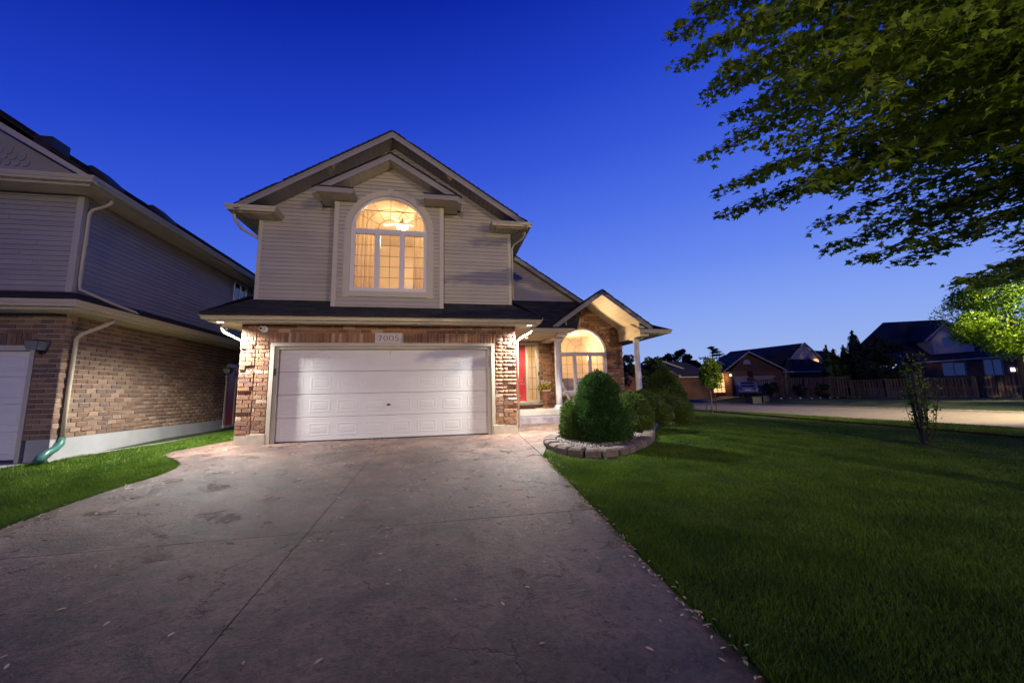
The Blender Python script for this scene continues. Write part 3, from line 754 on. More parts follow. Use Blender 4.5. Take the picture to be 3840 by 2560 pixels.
# --- main gable: roof slabs, fascia, raked soffit, eave returns
FY = -.22; HW = px+E-.02
def gable(parent, cx, peak, slope, hw, fy, by, fh, name, mroof='shingle', shn=True, fm='fascia', underh=None, sof=True, wally=None, plank='x', rev=True):
    """double-pitch roof with ridge along y from fy to by; peak = top of roof at ridge"""
    for s in (-1, 1):
        ze = peak-slope*hw
        a = (cx, peak); b = (cx+s*hw, ze); nrm = Vector((s*slope,0,1)).normalized(); th = .03
        slab(parent, name, [(a[0],fy-.02,a[1]),(b[0],fy-.02,b[1]),(b[0],by,b[1]),(a[0],by,a[1])], (0,0,-th), M[mroof])
        L_ = math.hypot(hw, slope*hw)
        if shn: shingles(parent, (b[0],fy-.035,b[1]+.001), (0,1,0), (-s*hw,0,slope*hw), by-fy, L_, M[mroof], expo=.15)
        # rake fascia: front board
        f = MB(); q = [(a[0],fy,a[1]-th),(b[0],fy,b[1]-th),(b[0],fy,b[1]-th-fh),(a[0],fy,a[1]-th-fh)]
        f.prism(q, (0,.02,0)); f.build('rake_fascia', M[fm], parent)
        f = MB(); q = [(a[0],fy-.012,a[1]-th+.002),(b[0],fy-.012,b[1]-th+.002),(b[0],fy-.012,b[1]-th-.045),(a[0],fy-.012,a[1]-th-.045)]
        f.prism(q, (0,.0115,0)); f.build('rake_trim', M['dark'] if fm == 'x' else M[fm], parent)
        if sof and wally is not None:
            d = fh+th-.015
            if plank == 'x':   # short boards running out from wall, side by side up the slope
                n = int(L_/.14); mb = MB()
                for i in range(n):
                    t0, t1 = (i+.04)/n, (i+.96)/n
                    p = lambda t, y: (lerp(b[0],a[0],t), y, lerp(b[1],a[1],t)-d)
                    mb.prism([p(t0,fy+.02),p(t1,fy+.02),p(t1,wally),p(t0,wally)], (0,0,.012))
                mb.build('rake_soffit', M['fascia' if name == 'main_roof' else 'soffit'], parent)  # shade under the main gable painted in with the darker fascia colour
            else:
                n = int(L_/.13); 
                for i in range(n):
                    t0, t1 = (i+.03)/n, (i+.97)/n
                    p = lambda t, y: (lerp(b[0],a[0],t), y, lerp(b[1],a[1],t)-d)
                    MB().prism([p(t0,fy+.02),p(t1,fy+.02),p(t1,wally),p(t0,wally)], (0,0,.012)).build('ceiling_plank', M['soffit'], parent)
            slab(parent, 'soffit_back', [(b[0],fy+.02,b[1]-d+.013),(a[0],fy+.02,a[1]-d+.013),(a[0],wally,a[1]-d+.013),(b[0],wally,b[1]-d+.013)], (0,0,.008), M['gutter'])
main_peak = 7.73
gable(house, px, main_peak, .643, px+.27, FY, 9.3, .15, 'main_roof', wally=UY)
ze = 5.36
def eret(x0, x1, sgn):
    soffit(house, x0+.01, x1-.01, FY+.10, UY-.001, 5.34, 'y')
    xo = x0 if sgn < 0 else x1
    # side soffit running back along the wall
    a, b = (x0, UL) if sgn < 0 else (UR, x1)
    soffit(house, a+.01, b-.002, UY, 9, 5.34, 'x')
    if sgn < 0: gut([(x0,9),(x0,FY+.10),(x1,FY+.10),(x1,UY)], 5.352)
    else: gut([(x0,UY),(x0,FY+.10),(x1,FY+.10),(x1,9)], 5.352)
    slab(house, 'return_roof', [(x0-.02,FY+.04,5.46),(x1+.02,FY+.04,5.46),(x1-.2,UY,5.60),(x0+.2,UY,5.60)], (0,0,-.012), M['shingle'])
eret(-.33, .50, -1); eret(5.86, 6.70, 1)
# --- inner gable over the bay
gable(house, px, 6.93, .60, 1.74, -.50, UY+.02, .15, 'bay_roof', wally=BY+.0)
def bret(x0, x1):
    soffit(house, x0+.01, x1-.01, -.49, BY, 5.80, 'y')
    side = (x0 < 3)
    if side: soffit(house, x0+.01, BL, BY, UY, 5.80, 'x')
    else: soffit(house, BR, x1-.01, BY, UY, 5.80, 'x')
    f = MB(); f.box(x0, x1, -.51, -.49, 5.79, 5.93)
    f.box(x0, x0+.012, -.49, UY if side else BY, 5.79, 5.93); f.box(x1-.012, x1, -.49, BY if side else UY, 5.79, 5.93)
    f.build('return_fascia', M['fascia'], house)
    slab(house, 'return_roof', [(x0-.02,-.54,5.935),(x1+.02,-.54,5.935),(x1-.15,BY,6.06),(x0+.15,BY,6.06)], (0,0,-.02), M['shingle'])
    y2 = UY-.01
    if side: slab(house, 'return_roof', [(x0-.02,-.535,5.938),(x0+.4,-.535,5.938),(x0+.4,y2,5.94),(x0-.02,y2,5.94)], (0,0,-.02), M['shingle'])
    else: slab(house, 'return_roof', [(x1-.4,-.535,5.938),(x1+.02,-.535,5.938),(x1+.02,y2,5.94),(x1-.4,y2,5.94)], (0,0,-.02), M['shingle'])
bret(1.53, 2.38); bret(4.03, 4.87)
# ---------------------------------------------------------------- right wing and porch
PF = .45
wing = MB()
# door wall with openings (door 6.56-7.47, sidelight to 7.97)
wing.box(6.33, 6.50, 3.962, 4.15, -.1, 2.9); wing.box(7.97, 8.56, 3.962, 4.15, -.1, 2.9); wing.box(6.50, 7.97, 3.962, 4.15, 2.84, 2.9); wing.box(6.5, 7.97, 3.962, 4.15, -.1, .62)
dwall = wing.build('entry_wall', M['mortar'], house)
Fd = frame((0,3.95,0), (1,0,0), (0,-1,0))
dh = lambda z: (6.4, 7.985) if .55 < z < 2.84 else None
eb = [b for b in course_bricks(6.34, 8.55, .45, 2.88, holes=[dh], L=.24)]
sd = []; u = 6.5
while u < 7.95: sd.append((u, u+.066, 2.845, 2.935, .002)); u += .075
pool.add(dwall, Fd, eb+sd, .05)
ww = MB(); AX, AS, AR = 9.50, 2.38, .905
ww.box(8.56, AX-AR+.02, 3.512, 3.7, -.1, 3.35); ww.box(AX+AR-.02, 11.10, 3.512, 3.7, -.1, 3.0); ww.box(AX-AR+.02, AX+AR-.02, 3.512, 3.7, -.1, .92)
for k in range(24):
    a0, a1 = math.pi*k/24, math.pi*(k+1)/24; r_ = AR-.02
    ww.prism([(AX+r_*math.cos(a1),3.512,AS+r_*math.sin(a1)),(AX+r_*math.cos(a0),3.512,AS+r_*math.sin(a0)),(AX+r_*math.cos(a0),3.512,3.35),(AX+r_*math.cos(a1),3.512,3.35)], (0,.15,0))
ww.prism([(8.56,3.5125,3.35),(10.75,3.5125,3.35),(9.65,3.5125,4.12)], (0,.15,0)); ww.box(8.56, 8.72, 3.512, 3.962, -.1, 2.9)
ww.box(10.3, 10.62, 3.513, 3.65, 2.9, 3.30); ww.box(10.6, 10.95, 3.513, 3.65, 2.9, 3.12)
wwall = ww.build('window_wall', M['mortar'], house)
SA = 1.15
def ah(z):
    if z < .90: return None
    if z < AS: return (AX-AR-.0, AX+AR+.0)
    return (AX-math.sqrt(max(0, SA*SA-(z-AS)**2)), AX+math.sqrt(max(0, SA*SA-(z-AS)**2))) if z < AS+SA else None
wb = course_bricks(8.56, 11.10, .45, 4.13, holes=[ah], L=.24, proud=lambda u, z, i: .02 if (u > 10.80 and i % 5 < 4) else (.012 if (abs(u-AX) < 1.16 and z < AS and i % 5 < 4) else 0))
lim = lambda z: (9.65-(4.17-z)/.70, 9.65+(4.17-z)/.70)
wb = [(max(a, lim((c+d)/2)[0]), min(b, lim((c+d)/2)[1]), c, d, p) for a, b, c, d, p in wb if min(b, lim((c+d)/2)[1])-max(a, lim((c+d)/2)[0]) > .04]
Fw = frame((0,3.5,0), (1,0,0), (0,-1,0)); pool.add(wwall, Fw, wb, .05)
n = 42
for k in range(n):   # brick arch on end around the window
    a = math.pi*(k+.5)/n; rm = (AR+.012+SA-.01)/2; x_, z_ = AX+rm*math.cos(a), AS+rm*math.sin(a)
    if z_ > lim(z_)[1]+9: continue
    Mx = Matrix.Translation((x_, 3.5+.02-random.uniform(0,.006), z_)) @ Matrix.Rotation(-a, 4, 'Y') @ Matrix.Diagonal((SA-AR-.025, .06, math.pi*rm/n-.008, 1))
    pool.add_m(wwall, Mx)
pool.add(wwall, frame((8.56,3.95,0), (0,-1,0), (-1,0,0)), course_bricks(0, .45, .45, 2.88), .05)
side = MB().box(10.92, 11.088, 3.7, 9, -.1, 2.95).build('side_wall', M['mortar'], house)
pool.add(side, frame((11.10,3.55,0), (0,1,0), (1,0,0)), course_bricks(0, 5, .2, 2.9), .05)
pool.flush()
aw = arched_window(house, AX, 3.47, AS, .90, .92, None, rows_=4, inner=(.29,.585), fw=.05, spokes=(45,90,135))
# arched outer frame moulding in grey white
tr = MB(); nn = 36
for k in range(nn):
    q = [(AX+rr2*math.cos(math.pi*kk/nn), 3.445, AS+rr2*math.sin(math.pi*kk/nn)) for rr2, kk in ((.875,k),(.925,k),(.925,k+1),(.875,k+1))]
    tr.prism(q, (0,.03,0))
for s in (-1,1): a, b = sorted((AX+s*.875, AX+s*.925)); tr.box(a, b, 3.445, 3.475, .90, AS)
tr.build('window_surround', M['frame'], house)
MB().box(AX-.97, AX+.97, 3.40, 3.52, .84, .915).build('window_sill', M['stone_base'], house, bevel=.008)
# door, sidelight, trims
for b in ((6.50,6.56,3.90,4.06,.66,2.80),(7.47,7.56,3.90,4.06,.66,2.80),(7.88,7.97,3.90,4.06,.66,2.80),(6.56,7.47,3.90,4.06,2.73,2.80),(7.56,7.88,3.90,4.06,2.71,2.80)):
    MB().box(*b).build('door_trim', M['trim'], house, bevel=.006)
MB().box(6.48, 8.0, 3.88, 3.93, 2.80, 2.84).build('door_trim', M['trim'], house, bevel=.006)
MB().box(7.56, 7.88, 3.90, 4.04, .66, .72).build('door_trim', M['trim'], house, bevel=.006)
door = MB().box(6.56, 7.47, 3.975, 4.02, .69, 2.73).build('front_door', M['red'], house)
def raised(mb, x0, x1, z0, z1, y, out=-.012):
    rings = []
    for ins, yy in ((0,y),(.012,y+out),(.03,y+out),(.045,y-.001),(.06,y-.001),(.075,y+out*.8)):
        rings.append([(x0+ins,yy,z0+ins),(x1-ins,yy,z0+ins),(x1-ins,yy,z1-ins),(x0+ins,yy,z1-ins)])
    vs = [p for q in rings for p in q]; fs = [(4*i+k, 4*i+(k+1)%4, 4*i+4+(k+1)%4, 4*i+4+k) for i in range(5) for k in range(4)]+[(20,21,22,23)]
    mb.add(vs, fs)
for x0, x1 in ((6.64,6.96),(7.06,7.38)):
    for z0, z1 in ((.85,1.42),(1.54,2.16),(2.28,2.58)):
        m_ = MB(); raised(m_, x0, x1, z0, z1, 3.975); m_.build('door_panel', M['red'], door)
hd_ = MB(); hd_.tube([(7.41,3.96,1.72),(7.41,3.93,1.70),(7.41,3.93,1.60),(7.41,3.96,1.58)], .018, 8); hd_.tube([(7.41,3.97,1.57),(7.41,3.915,1.52),(7.41,3.91,1.42),(7.41,3.925,1.34),(7.41,3.97,1.29)], [.014,.012,.016,.012,.014], 8)
hd_.box(7.385, 7.435, 3.963, 3.975, 1.26, 1.76); hd_.build('door_handle', M['chrome'], door, smooth=False)
MB().box(6.52, 7.5, 3.93, 4.05, .655, .69).build('threshold', M['white'], house)
MB().box(6.45, 8.06, 3.68, 3.93, .56, .652).build('stone_sill', M['flag'], house, bevel=.015)
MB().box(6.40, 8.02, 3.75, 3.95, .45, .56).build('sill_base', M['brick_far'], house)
MB().box(7.565, 7.875, 3.985, 3.989, .72, 2.71).build('sidelight_pane', M['glass'], house)
mu = MB(); mu.box(7.715, 7.725, 3.975, 3.984, .72, 2.71)
for k in range(1, 5): z_ = .72+k*.398; mu.box(7.56, 7.88, 3.976, 3.983, z_-.005, z_+.005)
mu.build('muntin', M['muntin'], house)
db = MB().box(7.925, 7.955, 3.875, 3.90, 1.60, 1.73); db.build('doorbell', M['black'], house, bevel=.004)
# porch floor, steps, columns, beams, ceiling
MB().box(6.345, 11.5, 2.28, 3.95, .27, PF).build('porch_floor', M['porchc'], house, bevel=.012)
MB().box(6.36, 11.4, 2.36, 3.9, -.2, .268).build('porch_foundation', M['foundation'], house)
MB().box(6.345, 8.22, 1.90, 2.42, .04, .262).build('porch_step', M['steps'], house, bevel=.015)
def column(x, y):
    c = MB().lathe([(.098,.0),(.100,.4),(.098,.9),(.092,1.5),(.086,2.0),(.084,2.12)], (x,y,PF+.12), 28).build('column', M['white'], house, smooth=True)
    b = MB(); b.box(x-.15, x+.15, y-.15, y+.15, PF+.001, PF+.055); b.lathe([(.142,.055),(.148,.07),(.142,.09),(.118,.098),(.122,.112),(.112,.125)], (x,y,PF), 28); b.build('column_base', M['white'], c)
    t = MB(); zt = 2.78; t.lathe([(.098,-.17),(.102,-.16),(.098,-.15),(.088,-.14),(.088,-.10),(.110,-.085),(.125,-.06),(.135,-.045)], (x,y,zt), 28); t.box(x-.16, x+.16, y-.16, y+.16, zt-.045, zt); t.build('column_capital', M['white'], c)
column(8.25, 2.50); column(11.12, 2.50)
MB().box(8.10, 8.40, 1.93, 3.94, 2.782, 3.10).build('porch_beam', M['soffit'], house)
MB().box(10.97, 11.27, 1.93, 3.49, 2.782, 3.12).build('porch_beam', M['soffit'], house)
soffit(house, 6.36, 8.10, 1.93, 3.94, 2.88, 'y'); soffit(house, 8.40, 8.56, 1.93, 3.94, 2.88, 'y')
MB().box(6.36, 8.56, 1.90, 1.93, 2.85, 2.98).build('fascia_board', M['trim'], house)
gut([(6.95,1.90),(8.50,1.90),(8.50,2.2)], 2.87)
soffit(house, 11.27, 11.93, 1.93, 9, 2.86, 'x'); soffit(house, 10.97, 11.27, 3.5, 3.52, 2.86, 'x')
gut([(11.0,2.15),(11.0,1.92),(11.95,1.92),(11.95,9)], 2.87)
MB().box(10.99, 11.94, 1.905, 1.93, 2.85, 3.0).build('return_fascia', M['gutter'], house)
slab(house, 'return_roof', [(10.95,1.80,2.99),(12.08,1.80,2.99),(11.5,2.5,3.27),(10.9,2.5,3.30)], (0,0,-.02), M['shingle'])
slab(house, 'wing_roof', [(12.08,1.82,2.995),(12.08,9,2.995),(11.2,9,3.35),(11.2,1.95,3.22)], (0,0,-.02), M['shingle'])
slab(house, 'return_roof', [(7.85,1.78,3.0),(8.62,1.78,3.0),(8.7,3.5,3.34),(8.0,3.5,3.34)], (0,0,-.02), M['shingle'])
gable(house, 9.65, 4.32, .70, 1.72, 1.84, 6.5, .16, 'porch_roof', wally=3.5, plank='y')
# closed sides of the porch gable under the ceiling
for x_ in (8.40, 10.95): MB().box(x_, x_+.02, 1.94, 3.5, 3.09, 3.30).build('porch_beam', M['soffit'], house)
# main wing roof and its siding gable
wr0, wr1 = (1.78, 2.99), (4.12, 4.45); sl = (wr1[1]-wr0[1])/(wr1[0]-wr0[0])
slab(house, 'wing_roof', [(6.2,wr0[0],wr0[1]),(8.7,wr0[0],wr0[1]),(9.9,wr1[0],wr1[1]),(6.2,wr1[0],wr1[1])], (0,0,-.03), M['shingle'])
L_ = math.hypot(wr1[0]-wr0[0], wr1[1]-wr0[1])
shingles(house, (6.2,wr0[0]-.01,wr0[1]+.001), (1,0,0), (0,wr1[0]-wr0[0],wr1[1]-wr0[1]), 3.6, L_, M['shingle'], ufun=lambda s: (0, 2.35+s*.45), expo=.15)
wpk, wsl, wpx = 6.55, .645, 6.5
gab2 = MB().prism([(6.33,4.13,4.3),(9.75,4.13,4.3),(9.75,4.13,4.42),(6.5,4.13,6.45),(6.33,4.13,6.45)], (0,.1,0)).build('wing_gable', M['siding'], house)
rows = []; z = 4.44
while z < 6.4:
    z1 = z+.1; f = lambda zz: 6.5+max(0, (6.38-zz)/wsl); rows.append((z, z1, [(6.34, max(6.36,f(z)), 6.34, max(6.36,f(z1)))])); z = z1
siding(gab2, frame((0,4.12,0), (1,0,0), (0,-1,0)), rows, M['siding'])
slab(house, 'wing_roof', [(6.1,3.86,6.82),(10.15,3.86,4.205),(10.15,9,4.205),(6.1,9,6.82)], (0,0,-.03), M['shingle'])
shingles(house, (10.15,3.84,4.206), (0,1,0), (-4.05,0,2.615), 5, 4.82, M['shingle'], expo=.15)
MB().prism([(6.1,3.87,6.79),(10.1,3.87,4.207),(10.1,3.87,4.06),(6.1,3.87,6.63)], (0,.02,0)).build('rake_fascia', M['fascia'], house)
MB().prism([(6.1,3.89,6.66),(10.1,3.89,4.08),(10.1,4.13,4.08),(6.1,4.13,6.66)], (0,0,.012)).build('rake_soffit', M['soffit'], house)
slab(house, 'wing_roof', [(9.6,4.1,4.5),(10.3,4.1,4.1),(12.08,4.1,3.0),(12.08,9,3.0),(9.6,9,4.5)], (0,0,-.02), M['shingle'])
# downspouts
def spout(path, parent=house, r=.038, m_='gutter'): return MB().tube(path, r, 8, sy=.75).build('downspout', M[m_], parent, smooth=True)
spout([(-.44,.05,2.74),(-.44,.05,2.60),(-.40,.06,2.52),(-.14,.46,2.34),(-.075,.50,2.28),(-.07,.52,2.0),(-.07,.52,.05)])
spout([(6.80,.05,2.74),(6.80,.05,2.62),(6.74,.06,2.55),(6.50,.06,2.42),(6.40,.08,2.34),(6.392,.08,2.1),(6.392,.08,.1)])
spout([(-.36,.0,5.36),(-.36,.05,5.22),(-.30,.25,5.08),(-.02,.50,4.95),(.015,.55,4.8),(.015,.55,3.6)], r=.035)
spout([(6.68,.10,5.36),(6.68,.10,5.24),(6.62,.16,5.16),(6.42,.32,5.06),(6.372,.36,4.95),(6.37,.36,3.5)], r=.033)
fl = MB(); fl.tube([(-.50,.30,2.70),(-.50,.30,2.62)], .045, 12); fl.tube([(-.50,.28,2.62),(-.47,.20,2.57)], .04, 12); fl.build('motion_sensor', M['white'], house, smooth=True)
# recessed soffit lights
def can(x, y, z, power, col, name='recessed_light', r=.065, spot=None, emat='lampglow'):
    c = MB(); n_ = 24
    ring = lambda rr_, zz: [(x+rr_*math.cos(2*math.pi*k/n_), y+rr_*math.sin(2*math.pi*k/n_), zz) for k in range(n_)]
    vs = ring(r+.022, z-.001)+ring(r+.018, z-.010)+ring(r, z-.008)+ring(r-.004, z+.012)
    c.add(vs, [(i*n_+k, i*n_+(k+1)%n_, (i+1)*n_+(k+1)%n_, (i+1)*n_+k) for i in range(3) for k in range(n_)])
    o = c.build(name, M['white'], house); MB().poly(ring(r-.003, z-.004)).build('light_lens', M[emat], o)
    ld = bpy.data.lights.new(name, 'SPOT'); ld.spot_size = R(158); ld.spot_blend = .9; ld.shadow_soft_size = r*.9; ld.energy = power; ld.color = col
    lo = bpy.data.objects.new('lamp_light', ld); COL.objects.link(lo); lo.location = (x, y, z-.014); return lo
can(-.33, -.25, 2.70, P_SOFFIT, COOL); can(6.66, -.25, 2.70, P_SOFFIT, COOL)
can(7.35, 3.10, 2.88, P_PORCH, (1,.84,.62), emat='lampglow', r=.05)

# ---------------------------------------------------------------- rooms behind the lit windows
def room(name, x0, x1, y0, y1, z0, z1, m_='room'):
    b = MB(); t = .03
    b.box(x0, x1, y1, y1+t, z0, z1); b.box(x0-t, x0, y0, y1, z0, z1); b.box(x1, x1+t, y0, y1, z0, z1); b.box(x0-t, x1+t, y0, y1+t, z1, z1+t); b.box(x0-t, x1+t, y0, y1+t, z0-t, z0)
    return b.build(name, M[m_], house)
room('upstairs_room', 1.5, 4.9, .42, 4.6, 3.25, 6.55); room('living_room', 8.74, 10.9, 3.72, 7.6, .5, 3.42); room('hall', 6.5, 8.5, 4.16, 7, .55, 2.95)
for x0, x1 in ((1.5,2.28),(4.09,4.9)): MB().box(x0, x1, .385, .415, 3.3, 6.4).build('inner_wall', M['room'], house)
for x0, x1 in ((8.75,AX-AR+.03),(AX+AR-.03,10.9)): MB().box(x0, x1, 3.705, 3.72, .5, 3.4).build('inner_wall', M['room'], house)
def bulb(x, y, z, power, col, r=.06):
    ld = bpy.data.lights.new('bare_room_light', 'POINT'); ld.energy = power; ld.color = col; ld.shadow_soft_size = r
    lo = bpy.data.objects.new('bare_room_light', ld); COL.objects.link(lo); lo.location = (x, y, z); return lo
# ceiling fan
fan = thing('ceiling_fan', 'white ceiling fan with glowing bulbs behind the upper arched window', 'ceiling fan', (3.30,1.6,6.02))
MB().tube([(3.30,1.6,6.25),(3.30,1.6,6.1)], .02, 8).build('rod', M['white'], fan)
MB().lathe([(.05,-.05),(.12,-.03),(.13,.03),(.09,.08),(.03,.1)], (3.30,1.6,6.05), 20).build('motor', M['white'], fan, smooth=True)
for k in range(5):
    a = 2*math.pi*k/5+.35; d = Vector((math.cos(a), math.sin(a), 0)); s_ = Vector((-d.y, d.x, .12)); c0 = Vector((3.30,1.6,6.07))
    MB().prism([c0+d*.12-s_*.04, c0+d*.58-s_*.07, c0+d*.60, c0+d*.58+s_*.07, c0+d*.12+s_*.04], (0,0,.008)).build('blade', M['white'], fan)
for dx, dz in ((-.10,0),(.12,-.0)):
    MB().lathe([(.015,-.05),(.045,-.02),(.05,.02),(.02,.05)], (3.30+dx,1.55,5.93+dz), 12).build('bulb', M['bulb'], fan, smooth=True)
bulb(3.3, 1.9, 5.70, P_UP, WARM, .25); bulb(9.9, 5.6, 2.7, P_DOWN, WARM, .25); 
gable_fill = bpy.data.lights.new('bare_room_light', 'SPOT'); gable_fill.energy = 420; gable_fill.color = WARM; gable_fill.shadow_soft_size = .12; gable_fill.spot_size = R(125); gable_fill.spot_blend = 1  # added spot with no lamp body, brightens the porch gable through the fanlight
gable_fill_ob = bpy.data.objects.new('bare_room_light', gable_fill); COL.objects.link(gable_fill_ob); gable_fill_ob.location = (9.5,4.10,2.365); gable_fill_ob.rotation_euler = Vector((.45,-2.0,1.1)).to_track_quat('-Z','Y').to_euler()
bulb(7.5, 5.2, 2.5, P_DOWN*.5, WARM)
def curtain(x0, x1, y, z0, z1, label):
    n_ = int((x1-x0)/.02); vs = []
    for k in range(n_+1):
        x = lerp(x0, x1, k/n_); yy = y+.025*math.sin(k*1.15)+.012*math.sin(k*.37+x0); vs += [(x,yy,z0),(x,yy*1.0+.0,z1)]
    fs = [(2*k,2*k+2,2*k+3,2*k+1) for k in range(n_)]
    o = MB().add(vs, fs).build('curtain', M['curtain'], None, smooth=True); tag(o, label, 'curtain', 'curtains in the upper window')
curtain(2.20, 2.72, .50, 3.3, 5.86, 'cream sheer curtain at the left of the upper window'); curtain(3.72, 4.20, .50, 3.3, 5.86, 'cream sheer curtain at the right of the upper window')
rod = MB().tube([(2.1,.46,5.87),(4.28,.46,5.87)], .011, 8).build('curtain_rod', M['muntin']); tag(rod, 'thin dark curtain rod across the upper arched window', 'curtain rod')
pf = MB(); pf.box(3.36, 3.95, 2.2, 2.24, 3.9, 4.42); pf_o = pf.build('headboard', M['white']); tag(pf_o, 'white bed headboard seen low through the upper window', 'headboard')
# blinds: slats one by one
def blind(x0, x1, y, z0, z1, pitch, label, grp):
    t = thing('window_blind', label, 'blind', ((x0+x1)/2, y, z1), 0, grp)
    n_ = int((z1-z0)/pitch); slat = MB().prism([(x0,y-.016,0-.009),(x1,y-.016,-.009),(x1,y+.016,.009),(x0,y+.016,.009)], (0,0,.003))
    base = None
    for k in range(n_):
        z_ = z1-.03-k*pitch
        if base is None:
            m2_ = MB(); m2_.add([(v[0],v[1],v[2]+z_) for v in slat.v], slat.f); base = m2_.build('slat', M['blind'], t)
        else:
            c = base.copy(); COL.objects.link(c); c.location = (0,0,-k*pitch)
    MB().box(x0, x1, y-.02, y+.02, z1-.025, z1+.01).build('head_rail', M['blind'], t)
    MB().box(x0, x1, y-.015, y+.015, z0-.02, z0).build('bottom_rail', M['blind'], t)
    return t
for i, w_ in enumerate(('left','middle','right')):
    a = AX-.85+i*.583; blind(a+.02, a+.53, 3.66, .98, 2.31, .042, 'lit venetian blind in the %s casement of the lower arched window' % w_, 'venetian blinds')
blind(7.57, 7.87, 4.09, .74, 2.70, .042, 'tall lit venetian blind in the sidelight beside the red door', 'venetian blinds')
sofa = MB(); sofa.box(8.80, 10.8, 3.95, 4.7, .52, 1.05); sofa.box(8.80, 10.8, 3.95, 4.15, 1.05, 1.50); so = sofa.build('sofa', M['dark'], None, bevel=.04); tag(so, 'dark sofa back close behind the lower arched window', 'sofa')

# ================================================================ NEIGHBOUR HOUSE (left)
NX, NY = -2.60, -.89
nb = thing('neighbour_house', 'brown brick and siding house at the left with a red side door', 'house', (-6,2,0))
pool2 = BrickPool(M['brick_n'], 300)
nf = MB(); nf.box(NX-.25, NX-.012, NY+.25, 12, .35, 2.72); sidew = nf.build('side_wall', M['mortar_n'], nb)
nf = MB(); nf.box(NX-.42, NX-.012, NY+.012, NY+.25, .35, 2.72); nf.box(-8, NX-.42, NY+.012, NY+.25, 2.09, 2.72); frontw = nf.build('front_wall', M['mortar_n'], nb)
MB().box(NX-.3, NX+.004, NY+.26, 12, -.3, .35).build('foundation', M['foundation'], nb)
MB().box(NX-.36, NX+.004, NY-.004, NY+.26, -.3, .35).build('foundation', M['foundation'], nb)
sdh = lambda z: (5.55, 6.22) if z < 2.16 else None
pool2.add(sidew, frame((NX,NY,0), (0,1,0), (1,0,0)), course_bricks(0.0, 12, .355, 2.70, L=.235, gap=.016, holes=[sdh]), .05)
nh = lambda z: (-9, -.44) if z < 2.09 else None
fb = course_bricks(-5, 0.0, .355, 2.70, L=.235, gap=.016, holes=[nh])
pool2.add(frontw, frame((NX,NY,0), (1,0,0), (0,-1,0)), [b for b in fb if not (2.09 < (b[2]+b[3])/2 < 2.32 and b[1] < -.44)], .05)
u = -4.5
sb = []
while u < -.46: sb.append((u, u+.068, 2.10, 2.32, random.uniform(0,.005))); u += .077
pool2.add(frontw, frame((NX,NY,0), (1,0,0), (0,-1,0)), sb, .05)
pool2.flush()
for b in ((NX-.50,NX-.425,NY-.01,NY+.12,-.1,2.09),(-8,NX-.50,NY-.01,NY+.12,2.0,2.09)): MB().box(*b).build('door_trim', M['trim'], nb, bevel=.005)
ngd = MB().box(-7.5, NX-.50, NY+.14, NY+.17, .0, 2.02).build('garage_door', M['door_white'], nb)
for r_ in range(4):
    z0 = .0+r_*.505; s = MB().box(-7.5, NX-.51, NY+.115, NY+.139, z0+.004, z0+.50); s.build('door_section', M['door_white'], ngd, bevel=.005)
    for c in range(8):
        x1 = NX-.62-c*.6; m_ = MB(); raised(m_, x1-.46, x1, z0+.1, z0+.40, NY+.115, -.009); m_.build('door_panel', M['door_white'], ngd)
# red side door
MB().box(NX-.01, NX+.03, 4.63, 4.72, .1, 2.19).build('door_trim', M['trim'], nb); MB().box(NX-.01, NX+.03, 5.22, 5.31, .1, 2.19).build('door_trim', M['trim'], nb); MB().box(NX-.01, NX+.03, 4.72, 5.22, 2.1, 2.19).build('door_trim', M['white'], nb)
sd_ = MB().box(NX-.03, NX+.005, 4.72, 5.22, .15, 2.10).build('side_door', M['red'], nb); MB().box(NX-.0, NX+.08, 4.6, 5.3, .08, .15).build('door_sill', M['trim'], nb)
for z0, z1 in ((.3,.9),(1.0,1.5),(1.6,2.0)): MB().box(NX+.005, NX+.013, 4.80, 5.12, z0, z1).build('door_panel', M['red'], sd_, bevel=.004)
# upper storey
MB().box(-9, NX-.02, NY+.02, 12, 2.9, 5.12).build('upper_wall', M['siding_n'], nb)
us = part_empty('side_siding', nb, (NX,4,4)); uf = part_empty('front_siding', nb, (-4,NY,4))
rows = []; z = 3.05
while z < 5.1: rows.append((z, z+.1, [(.05, 12.9, .05, 12.9)] if not (4.22 < z < 5.0) else [(.05, 5.55, .05, 5.55),(6.42,12.9,6.42,12.9)])); z += .1
siding(us, frame((NX,NY,0), (0,1,0), (1,0,0)), rows, M['siding_n'])
rows = [(a, b, [(-6.4,-.06,-6.4,-.06)]) for a, b, c in rows]
siding(uf, frame((NX,NY,0), (1,0,0), (0,-1,0)), rows, M['siding_n'])
MB().box(NX-.09, NX+.024, NY-.024, NY+.09, 3.0, 5.12).build('corner_post', M['trim'], nb, bevel=.006)
nw = MB(); nw.box(NX-.02, NX+.035, 4.66, 4.72, 4.22, 5.08); nw.box(NX-.02, NX+.035, 5.44, 5.50, 4.22, 5.08); nw.box(NX-.02, NX+.035, 4.72, 5.44, 4.22, 4.28); nw.box(NX-.02, NX+.035, 4.72, 5.44, 5.02, 5.08); nw.box(NX-.02, NX+.03, 5.06, 5.11, 4.28, 5.02)
nwo = nw.build('window', M['white'], nb); MB().box(NX-.005, NX+.0, 4.72, 5.44, 4.28, 5.02).build('pane', mat('dark_glass', (.01,.012,.02), .03, spec=1.0), nwo)
M['dglass'] = bpy.data.materials['dark_glass']
